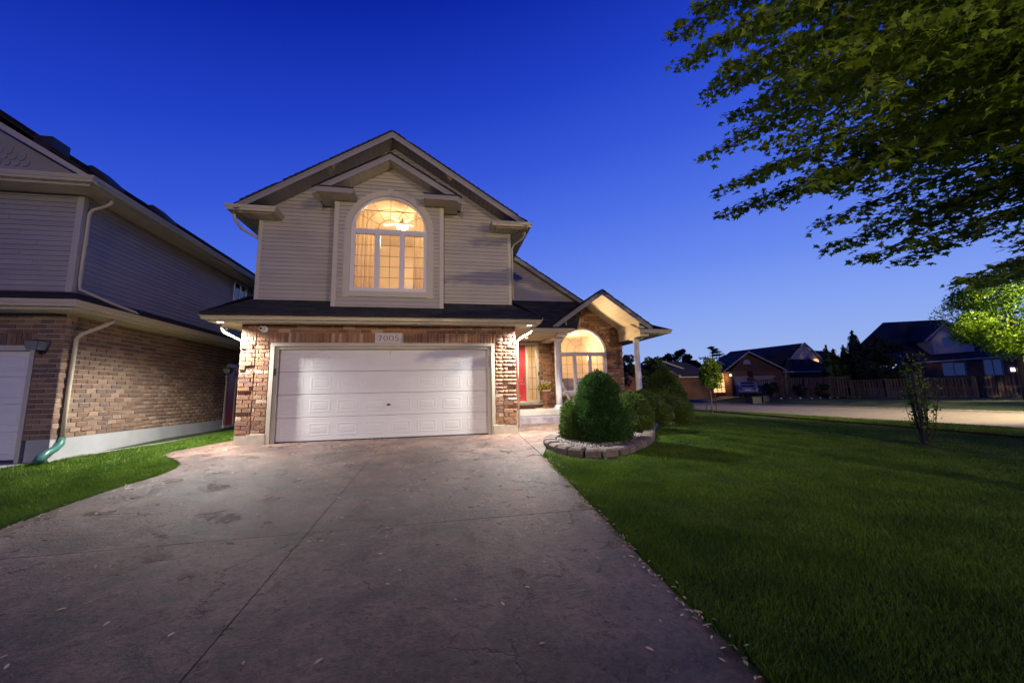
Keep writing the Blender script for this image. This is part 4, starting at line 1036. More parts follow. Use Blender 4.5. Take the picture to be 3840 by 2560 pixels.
# eaves
def nsoffit(x0, x1, y0, y1, z, al): return soffit(nb, x0, x1, y0, y1, z, al)
nsoffit(-8, NX+.44, NY-.44, NY+.0, 2.705, 'y'); nsoffit(NX, NX+.44, NY, 12, 2.706, 'x')
gut([(-9,NY-.45),(NX+.45,NY-.45),(NX+.45,12)], 2.74, parent=nb)
MB().box(-9, NX+.45, NY-.46, NY-.44, 2.69, 2.84).build('fascia_board', M['trim'], nb); MB().box(NX+.43, NX+.45, NY-.44, 12, 2.69, 2.84).build('fascia_board', M['trim'], nb)
slab(nb, 'lower_roof', [(-9,NY-.55,2.86),(NX+.55,NY-.55,2.86),(NX,NY,3.13),(-9,NY,3.13)], (0,0,-.02), M['shingle_n'])
slab(nb, 'lower_roof', [(NX+.55,NY-.55,2.86),(NX+.55,12,2.86),(NX,12,3.13),(NX,NY,3.13)], (0,0,-.02), M['shingle_n'])
shingles(nb, (-9,NY-.56,2.862), (1,0,0), (0,.55,.27), 6.9, .61, M['shingle_n'], ufun=lambda s: (0, 9+NX+.55-s*.9), expo=.13)
shingles(nb, (NX+.56,NY-.56,2.862), (0,1,0), (-.55,0,.27), 12, .61, M['shingle_n'], ufun=lambda s: (s*.9, 12), expo=.13)
nsoffit(-8, NX+.44, NY-.44, NY+.0, 5.12, 'y'); nsoffit(NX, NX+.44, NY, 12, 5.121, 'x')
gut([(-9,NY-.45),(NX+.45,NY-.45),(NX+.45,12)], 5.15, parent=nb)
MB().box(-9, NX+.45, NY-.46, NY-.44, 5.10, 5.25).build('fascia_board', M['trim'], nb); MB().box(NX+.43, NX+.45, NY-.44, 12, 5.10, 5.25).build('fascia_board', M['trim'], nb)
gx = -6.0
slab(nb, 'upper_roof', [(NX+.55,NY-.5,5.26),(NX+.55,12,5.26),(gx,12,5.26+.70*(NX+.55-gx)),(gx,NY-.5,5.26+.70*(NX+.55-gx))], (0,0,-.03), M['shingle_n'])
shingles(nb, (NX+.56,NY-.53,5.262), (0,1,0), (-1,0,.70), 12, 4.2, M['shingle_n'], expo=.15)
slab(nb, 'upper_roof', [(-9.95,NY-.5,5.26),(-9.95,12,5.26),(gx,12,5.26+.70*3.95),(gx,NY-.5,5.26+.70*3.95)], (0,0,-.03), M['shingle_n'])
slab(nb, 'upper_roof', [(-9,NY-.55,5.27),(NX+.3,NY-.55,5.27),(NX+.0,NY-.02,5.50),(-9,NY-.02,5.50)], (0,0,-.02), M['shingle_n'])
gp = MB().prism([(-8.8,NY-.05,5.45),(NX-.0,NY-.05,5.45),(gx,NY-.05,7.85)], (0,.08,0)).build('gable_wall', M['siding_n'], nb)
MB().prism([(NX+.5,NY-.50,5.27),(gx,NY-.50,7.70),(gx,NY-.50,7.53),(NX+.62,NY-.50,5.10)], (0,.02,0)).build('rake_fascia', M['trim'], nb)
# fish-scale shingles in the gable
sc_me = None; fs_par = part_empty('fish_scales', nb, (-4.5,NY,6))
z = 5.62; r_ = 0
while z < 7.2:
    x = gx+(0.075 if r_ % 2 else 0)
    while x < gx+(7.7-z)/.70-.45:
        if sc_me is None:
            q = [(-.072,0,.16),(-.072,0,.07)]+[(.072*math.cos(math.pi+math.pi*k/8), 0, .07+.072*math.sin(math.pi+math.pi*k/8)) for k in range(1, 8)]+[(.072,0,.07),(.072,0,.16)]
            b_ = MB().prism([(a,-.02,c) for a, _, c in q], (0,.02,0)); o_ = b_.build('scale', M['siding_n'], None); sc_me = o_.data; bpy.data.objects.remove(o_)
        if x > -5.4 and z < 6.9: link('scale', sc_me, fs_par, Matrix.Translation((x, NY-.052, z)) @ Matrix.Rotation(-.12, 4, 'X'))
        x += .15
    z += .12; r_ += 1
for yv in (-2.0+0, -.5, 1.2):
    v = MB(); b_ = 5.26+.70*.62
    if yv < -1.3: yv = -1.15; v.box(NX-.55, NX-.25, yv-.2, yv+.15, 5.26+.70*.75, 5.26+.70*1.0+.10)
    else: v.prism([(NX+.05,yv,5.58),(NX-.35,yv,5.86),(NX-.35,yv,6.00),(NX-.26,yv,6.01),(NX+.05,yv,5.72)], (0,.42,0))
    v.build('roof_vent', M['dark'], nb)
# downspouts of the neighbour
spout([(NX+.40,-.40,2.76),(NX+.40,-.42,2.64),(NX+.34,-.5,2.55),(NX+.10,-.68,2.34),(NX+.055,-.72,2.24),(NX+.05,-.73,1.2),(NX+.05,-.73,.34)], nb, .042)
gp_ = MB().tube([(NX+.05,-.73,.36),(NX+.06,-.76,.26),(NX+.10,-.90,.17),(NX+.12,-1.06,.13),(NX+.11,-1.14,.06),(NX+.09,-1.17,-.02)], [.05,.058,.056,.058,.066,.074], 14, cap=False); gpo = gp_.build('green_elbow', M['green_pipe'], nb, smooth=True)
gpo.data.materials[0] = M['green_pipe']; sm_ = gpo.modifiers.new('wall', 'SOLIDIFY'); sm_.thickness = .006
spout([(NX+.40,-.80,5.16),(NX+.40,-.80,5.04),(NX+.33,-.80,4.97),(NX+.10,-.80,4.87),(NX+.055,-.80,4.78),(NX+.05,-.80,3.4),(NX+.06,-.80,3.22),(NX+.30,-.42,3.05),(NX+.50,-.05,2.93),(NX+.53,.0,2.88)], nb, .036)
# wall lanterns
def lantern(x, y, z, nrm, label, M_):
    t = thing('wall_lantern', label, 'wall lantern', (x, y, z), 0, 'unlit wall lanterns on the left house')
    T = Matrix.Translation((x, y, z)) @ (Matrix.Rotation(-math.pi/2 if nrm == 'x' else math.pi, 4, 'Z') if nrm != 'y' else Matrix.Identity(4))
    if nrm == 'x': T = Matrix.Translation((x, y, z)) @ Matrix.Rotation(math.pi/2, 4, 'Z')
    a = MB(T); a.box(-.05, .05, -.02, 0, -.16, .02); a.build('back_plate', M['dark'], t)
    a = MB(T); a.tube([(0,-.01,-.10),(0,-.06,-.16),(0,-.12,-.14),(0,-.12,-.10)], .01, 6); a.build('arm', M['dark'], t)
    a = MB(T); 
    top, bot = .115, .075
    a.add([(-bot,-.12-bot,-.10),(bot,-.12-bot,-.10),(bot,-.12+bot,-.10),(-bot,-.12+bot,-.10),(-top,-.12-top,.06),(top,-.12-top,.06),(top,-.12+top,.06),(-top,-.12+top,.06)], [(0,1,5,4),(1,2,6,5),(2,3,7,6),(3,0,4,7),(0,3,2,1)])
    a.build('glass', mat('lantern_glass', (.20,.22,.22), .15, spec=.8) if 'lantern_glass' not in bpy.data.materials else bpy.data.materials['lantern_glass'], t)
    a = MB(T)
    for sx in (-1,1):
        for sy in (-1,1): a.tube([(sx*bot,-.12+sy*bot,-.10),(sx*top,-.12+sy*top,.06)], .006, 4)
    a.add([(-.13,-.25,.06),(.13,-.25,.06),(.13,.01,.06),(-.13,.01,.06),(0,-.12,.10)], [(0,3,2,1),(0,1,4),(1,2,4),(2,3,4),(3,0,4)]); a.build('frame', M['dark'], t)
lantern(NX-.31, NY, 2.09, 'y', 'square glass wall lantern beside the white garage door of the left house', M)
lantern(NX, 4.50, 1.95, 'x', 'dark wall lantern next to the red side door', M)
# ---------------------------------------------------------------- things on and around the house
pq = MB().box(2.89, 3.51, -.045, .01, 2.255, 2.51).build('address_plaque', M['white'], None, bevel=.004)
M['plaque'] = mat('plaque_stone', (.52,.48,.46), .7, .05, 8); pq.data.materials[0] = M['plaque']
tag(pq, 'pale stone plaque with the house number 7005 above the garage door', 'address sign')
def stroke(pts, w_, closed=False):
    """flat ribbon with varying width: pts (x, z, width factor)"""
    n_ = len(pts); vs = []
    for i, (x, z, k) in enumerate(pts):
        p = pts[(i-1) % n_ if closed else max(i-1, 0)]; q = pts[(i+1) % n_ if closed else min(i+1, n_-1)]
        d = Vector((q[0]-p[0], q[1]-p[1])).normalized(); nn_ = Vector((-d.y, d.x))*w_*k/2
        vs += [(x+nn_.x, z+nn_.y), (x-nn_.x, z-nn_.y)]
    m_ = MB(); y0, y1 = -.050, -.044; r_ = range(n_ if closed else n_-1)
    for i in r_:
        j = (i+1) % n_; m_.prism([(vs[2*i][0],y0,vs[2*i][1]),(vs[2*i+1][0],y0,vs[2*i+1][1]),(vs[2*j+1][0],y0,vs[2*j+1][1]),(vs[2*j][0],y0,vs[2*j][1])], (0,y1-y0,0))
    return m_
zb_ = 2.318; hh = .128
def digit(name, strokes):
    m_ = MB()
    for s in strokes: m_.add(s.v, s.f)
    m_.build('digit', M['dark'], pq)
x0 = 2.972
digit('7', [stroke([(x0,zb_+hh-.022,1),(x0+.004,zb_+hh-.006,1)], .010), stroke([(x0,zb_+hh-.007,1.0),(x0+.073,zb_+hh-.007,1.0)], .014), stroke([(x0+.071,zb_+hh-.008,.8),(x0+.045,zb_+.065,1.2),(x0+.028,zb_,1.6)], .013)])
for x0 in (3.090, 3.222):
    c = [(x0+.047+.044*math.cos(2*math.pi*k/28), zb_+hh/2+.062*math.sin(2*math.pi*k/28), .65+.75*abs(math.cos(2*math.pi*k/28))) for k in range(28)]; digit('0', [stroke(c, .011, True)])
x0 = 3.352
digit('5', [stroke([(x0+.020,zb_+hh-.006,1),(x0+.080,zb_+hh-.004,1)], .013), stroke([(x0+.020,zb_+hh-.004,.8),(x0+.012,zb_+.070,.8)], .011),
            stroke([(x0+.012,zb_+.070,.6),(x0+.030,zb_+.079,.9),(x0+.052,zb_+.078,1.1),(x0+.074,zb_+.062,1.4),(x0+.080,zb_+.040,1.5),(x0+.070,zb_+.016,1.3),(x0+.044,zb_+.001,1),(x0+.014,zb_+.003,.9),(x0,zb_+.012,1.0)], .011)])
sc_ = thing('security_camera', 'white round security camera high on the brick left of the garage door', 'security camera', (.44,-.03,2.58))
T = Matrix.Translation((.47,-.02,2.575)) @ Matrix.Rotation(math.pi/2, 4, 'X')
MB(T).lathe([(.078,.0),(.078,.02),(.068,.035)], (0,0,0), 24).build('base', M['white'], sc_, smooth=False)
T = Matrix.Translation((.435,-.055,2.585)) @ Matrix.Rotation(math.pi/2, 4, 'X')
MB(T).lathe([(.05,-.0),(.056,.03),(.05,.06),(.03,.075)], (0,0,0), 20).build('camera_body', M['white'], sc_, smooth=True)
MB(T).lathe([(.028,.07),(.028,.08)], (0,0,0), 16).build('lens', M['dark'], sc_)
# urn with flowers
urn = thing('garden_urn', 'terracotta pedestal urn standing on the porch between red door and column', 'urn', (8.05,3.45,PF))
prof = [(.13,0),(.13,.03),(.10,.05),(.06,.09),(.045,.15),(.05,.19),(.07,.205),(.05,.22),(.08,.25),(.13,.28),(.115,.30),(.125,.34),(.15,.46),(.17,.58),(.20,.60)]
MB().lathe(prof, (8.05,3.45,PF), 24).build('bowl', M['terra'], urn, smooth=True)
MB().box(7.92, 8.18, 3.32, 3.58, PF, PF+.028).build('foot', M['terra'], urn, bevel=.01)
MB().lathe([(.175,.585),(.215,.60),(.215,.625),(.18,.63)], (8.05,3.45,PF), 24).build('rim', M['cream'], urn, smooth=True)
fl_ = thing('potted_flowers', 'yellow and white flowers filling the terracotta urn', 'flowers', (8.05,3.45,PF+.6))
M['yel'] = mat('yellow_petal', (.75,.50,.03), .6, rand=.2); M['wht'] = mat('white_petal', (.75,.75,.62), .6, rand=.1)
def flower(x, y, z, r_, m_, tall=False):
    q = MB(); n_ = 6
    for k in range(n_):
        a = 2*math.pi*k/n_+x*9; d = Vector((math.cos(a), math.sin(a), .25)); s_ = Vector((-math.sin(a), math.cos(a), 0)); c = Vector((x,y,z))
        q.add([c, c+d*r_*.6+s_*r_*.42, c+d*r_, c+d*r_*.6-s_*r_*.42], [(0,1,2,3)])
        if tall:
            d3 = Vector((d.x*.7, -.15, d.y)); s3 = Vector((-d.y, 0, d.x)); q.add([c, c+d3*r_*.6+s3*r_*.42, c+d3*r_, c+d3*r_*.6-s3*r_*.42], [(0,1,2,3)])
            d2 = Vector((d.x*.6, d.y*.6, -.6)); q.add([c, c+d2*r_*.6+s_*r_*.42, c+d2*r_, c+d2*r_*.6-s_*r_*.42], [(0,1,2,3)])
    q.build('flower', m_, fl_)
for k in range(60):
    a = random.uniform(0, 2*math.pi); rr_ = .26*math.sqrt(random.random()); flower(8.05+rr_*math.cos(a), 3.40+rr_*.7*math.sin(a), PF+.72-rr_*.25+random.uniform(.0,.10), .050, M['yel'], True)
for k in range(30): flower(8.07+random.uniform(-.16,.16), 3.46+random.uniform(-.1,.1), PF+.80+random.uniform(0,.14), .042, M['wht'], True)
def leafcloud(name, parent, C_, n_, size, m_, kind='stuff', aspect=.5, out=None, nrm_up=.3, lab=None):
    """C_: Nx3 centres -> small pointed leaves as quads"""
    n_ = len(C_); d = rng.normal(0, 1, (n_, 3)); d /= np.linalg.norm(d, axis=1)[:, None]
    if out is not None: d = d*.8+out; d /= np.linalg.norm(d, axis=1)[:, None]
    e = np.cross(d, rng.normal(0, 1, (n_, 3))); e /= np.linalg.norm(e, axis=1)[:, None]+1e-9
    s = size*rng.uniform(.6, 1.4, n_)[:, None]
    V = np.stack([C_-d*s, C_+e*s*aspect, C_+d*s, C_-e*s*aspect], 1).reshape(-1, 3); F = np.arange(4*n_).reshape(-1, 4)
    return np_mesh(name, V, F, 4, m_, parent, kind=kind)
c = rng.normal(0, 1, (900, 3))*np.array([.11,.10,.05])+np.array([8.05,3.43,PF+.70]); leafcloud('leaves', fl_, c, 900, .028, M['midleaf'])
# adirondack chair
ch = thing('garden_chair', 'white slatted reclining garden chair on the porch behind the column', 'chair', (8.95,3.05,PF))
Tc = Matrix.Translation((8.86,3.12,PF)) @ Matrix.Rotation(R(62), 4, 'Z')   # faces +y local forward -> turned to the right/front
Tc = Matrix.Translation((8.98,3.02,PF)) @ Matrix.Rotation(R(-118), 4, 'Z')
def P_(m_, name): return m_.build(name, M['white'], ch)
for k in range(5):   # fanned back slats, local +x is the chair's width, +y forward
    o = (k-2); top = .88-.035*abs(o)**1.5; mb = MB(Tc); xb_, xt = o*.085, o*.118
    mb.prism([(xb_-.038,-.16,.24),(xb_+.038,-.16,.24),(xt+.05,-.40,top),(xt-.05,-.40,top)], (0,-.018,-.006)); P_(mb, 'back_slat')
for k in range(6):
    y_ = .34-k*.085; mb = MB(Tc); mb.prism([(-.26,y_,.40-k*.032),(.26,y_,.40-k*.032),(.26,y_-.075,.375-k*.032),(-.26,y_-.075,.375-k*.032)], (0,0,.018)); P_(mb, 'seat_slat')
for s in (-1, 1):
    x_ = s*.275
    mb = MB(Tc); mb.prism([(x_,.36,.40),(x_,.36,.30),(x_,-.50,.0),(x_,-.58,.0),(x_,-.20,.24)], (s*.02,0,0)); P_(mb, 'side_rail')
    mb = MB(Tc); mb.box(x_+(.021 if s > 0 else -.045), x_+(.045 if s > 0 else -.021), .28, .37, 0, .56); P_(mb, 'front_leg')
    mb = MB(Tc); mb.box(x_-.045+.02*s, x_+.075-.05*(s<0), -.34, .42, .561, .581); P_(mb, 'armrest')
mb = MB(Tc); mb.box(-.30, .30, -.36, -.335, .50, .56); P_(mb, 'back_brace')
mt = MB().box(6.9, 7.62, 3.10, 3.62, PF+.001, PF+.014).build('doormat', M['matte_dark'], None); tag(mt, 'thin dark doormat on the porch in front of the red door', 'doormat')

# --- garden bed: edging stones, pebbles, shrubs
bed_line = [(7.36,-.72),(7.05,-.92),(6.80,-1.25),(6.70,-1.62),(6.70,-2.02),(6.78,-2.38),(6.98,-2.66),(7.26,-2.80),(7.56,-2.76),(7.86,-2.58),(8.14,-2.36),(8.42,-2.12),(8.70,-1.86),(8.95,-1.55),(9.18,-1.22),(9.42,-.85),(9.66,-.45),(9.90,-.05),(10.15,.32),(10.42,.66),(10.7,.98),(11.0,1.28),(11.35,1.55),(11.75,1.78),(12.15,2.0)]
bedp = [(7.36,-.72)]+bed_line[1:]+[(13.2,2.7),(13.4,4.2),(11.5,4.2),(11.4,2.3),(8.5,2.26),(8.25,1.6),(7.8,.5)]
be = MB().prism([(x, y, H(x, y)-.15) for x, y in bedp], (0,0,.20)).build('garden_bed', M['soil'], None); tag(be, 'dark mulch bed planted with evergreens in front of the porch', kind='structure')
ed = thing('garden_edging', 'curved edging of rounded concrete blocks round the shrub bed', 'edging', (7.2,-2.5,-.15))
acc = 0; pts = []
for p, q in zip(bed_line, bed_line[1:]):
    L_ = math.dist(p, q); n_ = int(L_/.01)
    for k in range(n_): t = k/n_; pts.append((lerp(p[0],q[0],t), lerp(p[1],q[1],t)))
i = 0
while i+29 < len(pts):
    a, b = Vector(pts[i]), Vector(pts[i+28]); c = (a+b)/2; d = (b-a).normalized(); n2 = Vector((d.y, -d.x))
    if n2.dot(c-Vector((8.2,-.6)) if i < 700 else Vector((1,-1))) < 0: n2 = -n2
    g_ = H(c.x, c.y); w_ = .138; hgt = .15+random.uniform(-.008,.008); T = Matrix(((d.x,n2.x,0,c.x),(d.y,n2.y,0,c.y),(0,0,1,g_-.04),(0,0,0,1)))
    T = T @ Matrix.Rotation(random.gauss(0,.02), 4, 'Y')
    m_ = MB(T); wi = w_*.80
    m_.add([(-w_,.14,0),(w_,.14,0),(wi,-.13,0),(-wi,-.13,0),(-w_,.14,hgt*.72),(w_,.14,hgt*.72),(wi,-.13,hgt*.9),(-wi,-.13,hgt*.9),(-w_+.03,.09,hgt),(w_-.03,.09,hgt),(wi-.02,-.11,hgt),(-wi+.02,-.11,hgt)],
           [(0,3,2,1),(0,1,5,4),(1,2,6,5),(2,3,7,6),(3,0,4,7),(4,5,9,8),(5,6,10,9),(6,7,11,10),(7,4,8,11),(8,9,10,11)])
    m_.build('edging_block', M['edging'], ed, bevel=.014); i += 29
fs_ = MB().prism([(11.2,2.0,.0),(11.9,1.75,-.02),(12.9,2.4,-.04),(13.0,2.9,-.03),(12.1,2.75,-.01),(11.4,2.5,.0)], (0,0,.06)).build('flagstone', M['flag'], None, bevel=.012); tag(fs_, 'flat pale flagstone at the lawn end of the shrub bed', 'stone')
def pebbles(name, n_, area, label, r0=.012, r1=.03):
    a, b = [], []
    ico = [(0,0,1),(0,0,-.6),(1,0,.1),(-1,0,0),(0,1,0),(0,-1,.1)]; icf = [(0,2,4),(0,4,3),(0,3,5),(0,5,2),(1,4,2),(1,3,4),(1,5,3),(1,2,5)]
    V = []; F = []
    for _ in range(n_):
        x, y = area(); r_ = random.uniform(r0, r1); th = random.uniform(0, 6.28); c_, s_ = math.cos(th), math.sin(th); b0 = len(V); sx, sy, sz = r_*random.uniform(.8,1.3), r_*random.uniform(.7,1), r_*random.uniform(.5,.8)
        z_ = H(x, y)+.055+random.uniform(0,.01)
        for p in ico: V.append((x+(p[0]*c_*sx-p[1]*s_*sy), y+(p[0]*s_*sx+p[1]*c_*sy), z_+p[2]*sz))
        F += [(i_+b0, j_+b0, k_+b0) for i_, j_, k_ in icf]
    o = np_mesh(name, np.array(V), np.array(F), 3, M['pebble'], kind='stuff'); tag(o, label, 'pebbles'); return o
def ar():
    while True:
        x, y = random.uniform(6.8, 9.3), random.uniform(-2.7, -.6)
        if inside(np.array([x]), np.array([y]), [(7.36,-.85),(6.98,-1.2),(6.86,-1.65),(6.86,-2.0),(6.95,-2.35),(7.2,-2.62),(7.6,-2.6),(8.3,-2.1),(9.2,-1.0),(8.6,-.4)])[0]: return x, y
pebbles('pebbles', 2600, ar, 'pale river pebbles on the bed around the front shrub')
for (x, y, r_, lb) in ((8.30,2.12,.13,'smooth tan boulder against the end of the porch step'),(8.20,1.78,.11,'smaller round stone at the walk beside the porch step')):
    m_ = MB().lathe([(r_*.6,-.02),(r_,.05*r_/.1),(r_*.92,r_*.9),(r_*.5,r_*1.25),(.01,r_*1.35)], (x,y,hd(x,y)+.0), 9).build('boulder', M['flag'], None, smooth=True); m_.data.materials[0] = M['terra'] if False else M['porchc']; tag(m_, lb, 'stone')
def shrub(name, label, prof, base, m_, n_, size, lump=.10, seed=1, asym=None, stem=True):
    """prof: list of (z, radius); foliage sits in a lumpy shell round a dark twig core"""
    r_ = np.random.default_rng(seed); t = thing(name, label, 'shrub', base)
    zs_ = np.array([p[0] for p in prof]); rs_ = np.array([p[1] for p in prof])
    z = r_.uniform(zs_[0], zs_[-1], n_*3); rr_ = np.interp(z, zs_, rs_); k = r_.uniform(0, rs_.max(), len(z)) < rr_+.02; z = z[k][:n_]; rr_ = rr_[k][:n_]; th = r_.uniform(0, 2*np.pi, len(z))
    def lumps(th, z):
        s = 0
        for j in range(9): s = s+np.sin(th*(1+j)+j*2.1+z*(3+j*3.1))*np.cos(z*(4+j*3.2)+j+th*(j%3))*(1/(1+.35*j))
        return s*.33
    nt_ = max(150, n_//85); ti = r_.integers(0, len(z), nt_); own = r_.integers(0, nt_, len(z)); tr_ = r_.normal(0, .026, nt_); sg = .034*(.6+size/.03)
    z = z[ti][own]+r_.normal(0, sg, len(z)); z = np.clip(z, zs_[0], zs_[-1]+.03); th = th[ti][own]+r_.normal(0, 1, len(z))*sg/np.maximum(.08, np.interp(z, zs_, rs_)); rr_ = np.interp(z, zs_, rs_)
    R_ = rr_*(1+lump*lumps(th, z))+tr_[own]-np.abs(r_.normal(0, .04, len(z)))+r_.normal(0,.02,len(z))
    cx_ = np.zeros_like(z); cy_ = np.zeros_like(z)
    if asym: cx_ = np.interp(z, [a[0] for a in asym], [a[1] for a in asym]); cy_ = np.interp(z, [a[0] for a in asym], [a[2] for a in asym])
    P = np.stack([base[0]+cx_+R_*np.cos(th), base[1]+cy_+R_*np.sin(th), base[2]+z+r_.normal(0,.015,len(z))], 1)
    out = np.stack([np.cos(th), np.sin(th), .7*np.ones_like(z)], 1)
    leafcloud('foliage', t, P, len(P), size, m_, out=out, aspect=.32)
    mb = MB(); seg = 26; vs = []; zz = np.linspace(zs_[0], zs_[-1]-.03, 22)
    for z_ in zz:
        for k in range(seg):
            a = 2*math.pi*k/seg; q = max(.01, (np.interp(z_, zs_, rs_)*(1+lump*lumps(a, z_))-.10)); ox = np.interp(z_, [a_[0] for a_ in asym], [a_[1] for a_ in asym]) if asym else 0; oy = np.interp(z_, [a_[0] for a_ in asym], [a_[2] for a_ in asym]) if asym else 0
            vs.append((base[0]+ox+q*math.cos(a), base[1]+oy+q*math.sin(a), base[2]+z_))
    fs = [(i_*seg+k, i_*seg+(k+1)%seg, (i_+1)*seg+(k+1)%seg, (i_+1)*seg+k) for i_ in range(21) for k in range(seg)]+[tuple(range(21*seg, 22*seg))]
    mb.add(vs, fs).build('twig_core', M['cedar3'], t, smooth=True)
    MB().tube([(base[0],base[1],base[2]-.1),(base[0],base[1],base[2]+.3)], .05, 8).build('stem', M['bark'], t)
    return t
shrub('evergreen_shrub', 'tallest dark cone shaped evergreen at the front corner of the bed', [(0,.50),(.12,.62),(.4,.61),(.65,.54),(.85,.44),(.95,.41),(1.1,.43),(1.25,.37),(1.38,.27),(1.48,.15),(1.53,.05)], (7.86,-1.55,-.08), M['cedar'], 70000, .022, .22, 3)
shrub('evergreen_shrub', 'low bright green lobe growing out of the left side of the front evergreen', [(0,.25),(.15,.38),(.4,.36),(.65,.30),(.82,.20),(.93,.05)], (7.42,-1.35,-.06), M['cedar2'], 28000, .022, .24, 5)
shrub('evergreen_shrub', 'low rounded evergreen directly behind the front cone shrub', [(0,.42),(.3,.52),(.6,.50),(.85,.40),(1.0,.24),(1.06,.05)], (9.28,-.25,-.12), M['cedar2'], 36000, .023, .22, 8)
shrub('evergreen_shrub', 'wide bushy evergreen in front of the right porch column', [(0,.60),(.3,.78),(.6,.74),(.85,.55),(1.0,.30),(1.08,.05)], (10.55,1.35,-.10), M['cedar2'], 42000, .025, .24, 9)
shrub('evergreen_shrub', 'broad dark evergreen mass between the bushy one and the rear cone', [(0,.65),(.3,.85),(.6,.78),(.8,.55),(.92,.25),(.97,.05)], (11.75,2.15,-.12), M['cedar2'], 36000, .026, .24, 19)
shrub('evergreen_shrub', 'tall yellow green cone shaped evergreen at the far end of the bed', [(0,.72),(.3,.82),(.7,.76),(1.1,.62),(1.5,.44),(1.8,.25),(1.97,.06)], (12.55,3.25,-.12), M['cedar2'], 46000, .027, .2, 12)

# ---------------------------------------------------------------- seeds on the driveway
q = MB(); q.add([(-.017,0,0),(-.008,-.0055,.003),(.008,-.005,.004),(.019,0,.001),(.008,.005,.0045),(-.008,.0055,.0035)], [(0,1,2,3,4,5),(5,4,3,2,1,0)])
q = MB().prism([(-.017,0,0),(-.008,-.0055,.002),(.008,-.005,.003),(.019,0,.001),(.008,.005,.003),(-.008,.0055,.002)], (0,0,.003)); so_ = q.build('maple_seed', M['seed']); sme = so_.data; bpy.data.objects.remove(so_)
ns = 0
while ns < 260:
    x, y = random.uniform(.3, 6.0), -8.9+8.0*random.random()**1.15
    if ns < 80: x, y = random.gauss(4.6,.55), random.gauss(-3.9,.75)
    if not (.3 < x < 6.0 and -8.9 < y < -.7): continue
    o = link('maple_seed', sme, None, Matrix.Translation((x,y,hd(x,y)+.0005)) @ Matrix.Rotation(random.uniform(0,6.28), 4, 'Z') @ Matrix.Rotation(.05, 4, 'X') @ Matrix.Scale(random.uniform(.85,1.4), 4))
    tag(o, 'small dry tan maple seed lying on the stamped driveway', 'seed', 'fallen maple seeds scattered over the driveway'); ns += 1
sv = np.array([tuple(v.co) for v in sme.vertices]); ms = []
for _ in range(420):
    k = random.randrange(0, 5); ln = [(6.29,-2.8),(6.20,-4.0),(6.12,-5.35),(6.02,-6.9),(6.0,-8.6),(6.0,-9)]; t = random.random(); x = lerp(ln[k][0], ln[k+1][0], t)+random.gauss(-.01,.045); y = lerp(ln[k][1], ln[k+1][1], t)
    if random.random() < .22: yy_ = random.uniform(-6,-2.9); x, y = .16+random.gauss(0,.04), yy_
    ms.append(np.array(Matrix.Translation((x,y,hd(x,y)+.006)) @ Matrix.Rotation(random.uniform(0,6.28), 4, 'Z') @ Matrix.Rotation(random.uniform(-.5,.5), 4, 'X')))
A = np.array(ms); sv4 = np.c_[sv, np.ones(len(sv))]; V = np.einsum('nij,kj->nki', A, sv4)[:, :, :3].reshape(-1, 3)
tri = []
for p in sme.polygons:
    v_ = list(p.vertices); tri += [(v_[0], v_[k], v_[k+1]) for k in range(1, len(v_)-1)]
F = (np.array(tri)[None]+np.arange(len(ms))[:, None, None]*len(sv)).reshape(-1, 3)
o = np_mesh('seed_litter', V, F, 3, M['seed'], kind='stuff'); tag(o, 'dry seeds and leaf litter caught along the lawn edges', 'leaf litter')

# ---------------------------------------------------------------- maple overhanging from the right
TIPS = [(8.06, -4.66, 6.66), (8.28, -4.45, 6.34), (8.16, -5.09, 6.71), (7.95, -5.33, 5.71), (8.59, -4.63, 5.71), (8.2, -5.43, 4.63), (8.82, -4.15, 4.93), (9.2, -3.95, 4.45), (9.0, -4.24, 3.87), (8.68, -5.22, 3.95), (9.6, -4.57, 3.91), (10.36, -4.66, 3.58), (10.29, -4.79, 3.11), (10.36, -5.17, 2.8), (11.67, -4.83, 2.96), (11.24, -5.69, 2.36), (13.61, -4.64, 2.68), (13.32, -5.09, 2.65), (8.08, -5.93, 5.43), (8.2, -6.25, 4.6), (8.96, -5.23, 5.13), (8.91, -5.32, 4.37), (9.26, -5.52, 3.82), (10.54, -4.45, 5.5), (10.28, -5.1, 3.83), (9.46, -5.98, 3.96), (9.98, -5.65, 5.25), (10.28, -5.27, 6.55), (9.88, -6.24, 5.22), (10.82, -5.56, 4.96), (11.66, -5.0, 4.21), (10.58, -5.66, 3.04), (11.7, -5.44, 3.61), (10.67, -6.2, 3.82), (11.48, -5.92, 5.21), (12.21, -5.48, 6.91), (11.78, -6.26, 5.73), (13.15, -5.62, 5.21), (11.84, -5.98, 3.65), (12.79, -5.48, 3.19), (11.41, -4.67, 3.69), (9.34, -4.47, 6.49), (9.34, -4.5, 5.24), (8.97, -5.76, 5.97), (9.39, -6.38, 5.4), (13.53, -5.11, 5.43), (12.83, -4.78, 5.51), (11.09, -4.51, 5.94), (12.42, -4.35, 5.18), (12.53, -6.33, 5.19), (12.53, -6.13, 3.75), (7.38, -6.8, 3.76), (7.29, -7.16, 3.54), (7.72, -7.31, 3.3), (8.12, -7.15, 3.84), (8.14, -7.71, 3.37), (8.57, -7.56, 3.2), (7.92, -6.58, 2.95), (9.3, -7.26, 3.03), (8.47, -6.85, 3.37), (8.48, -7.41, 3.71), (7.62, -5.94, 4.63), (11.31, -6.26, 2.65)]
maple = thing('maple_tree', 'large maple whose leafy boughs hang into the top right of the view', 'tree', (12.6,-8.4,H(12.6,-8.4)))
tb = Vector((12.6,-8.4,H(12.6,-8.4)))
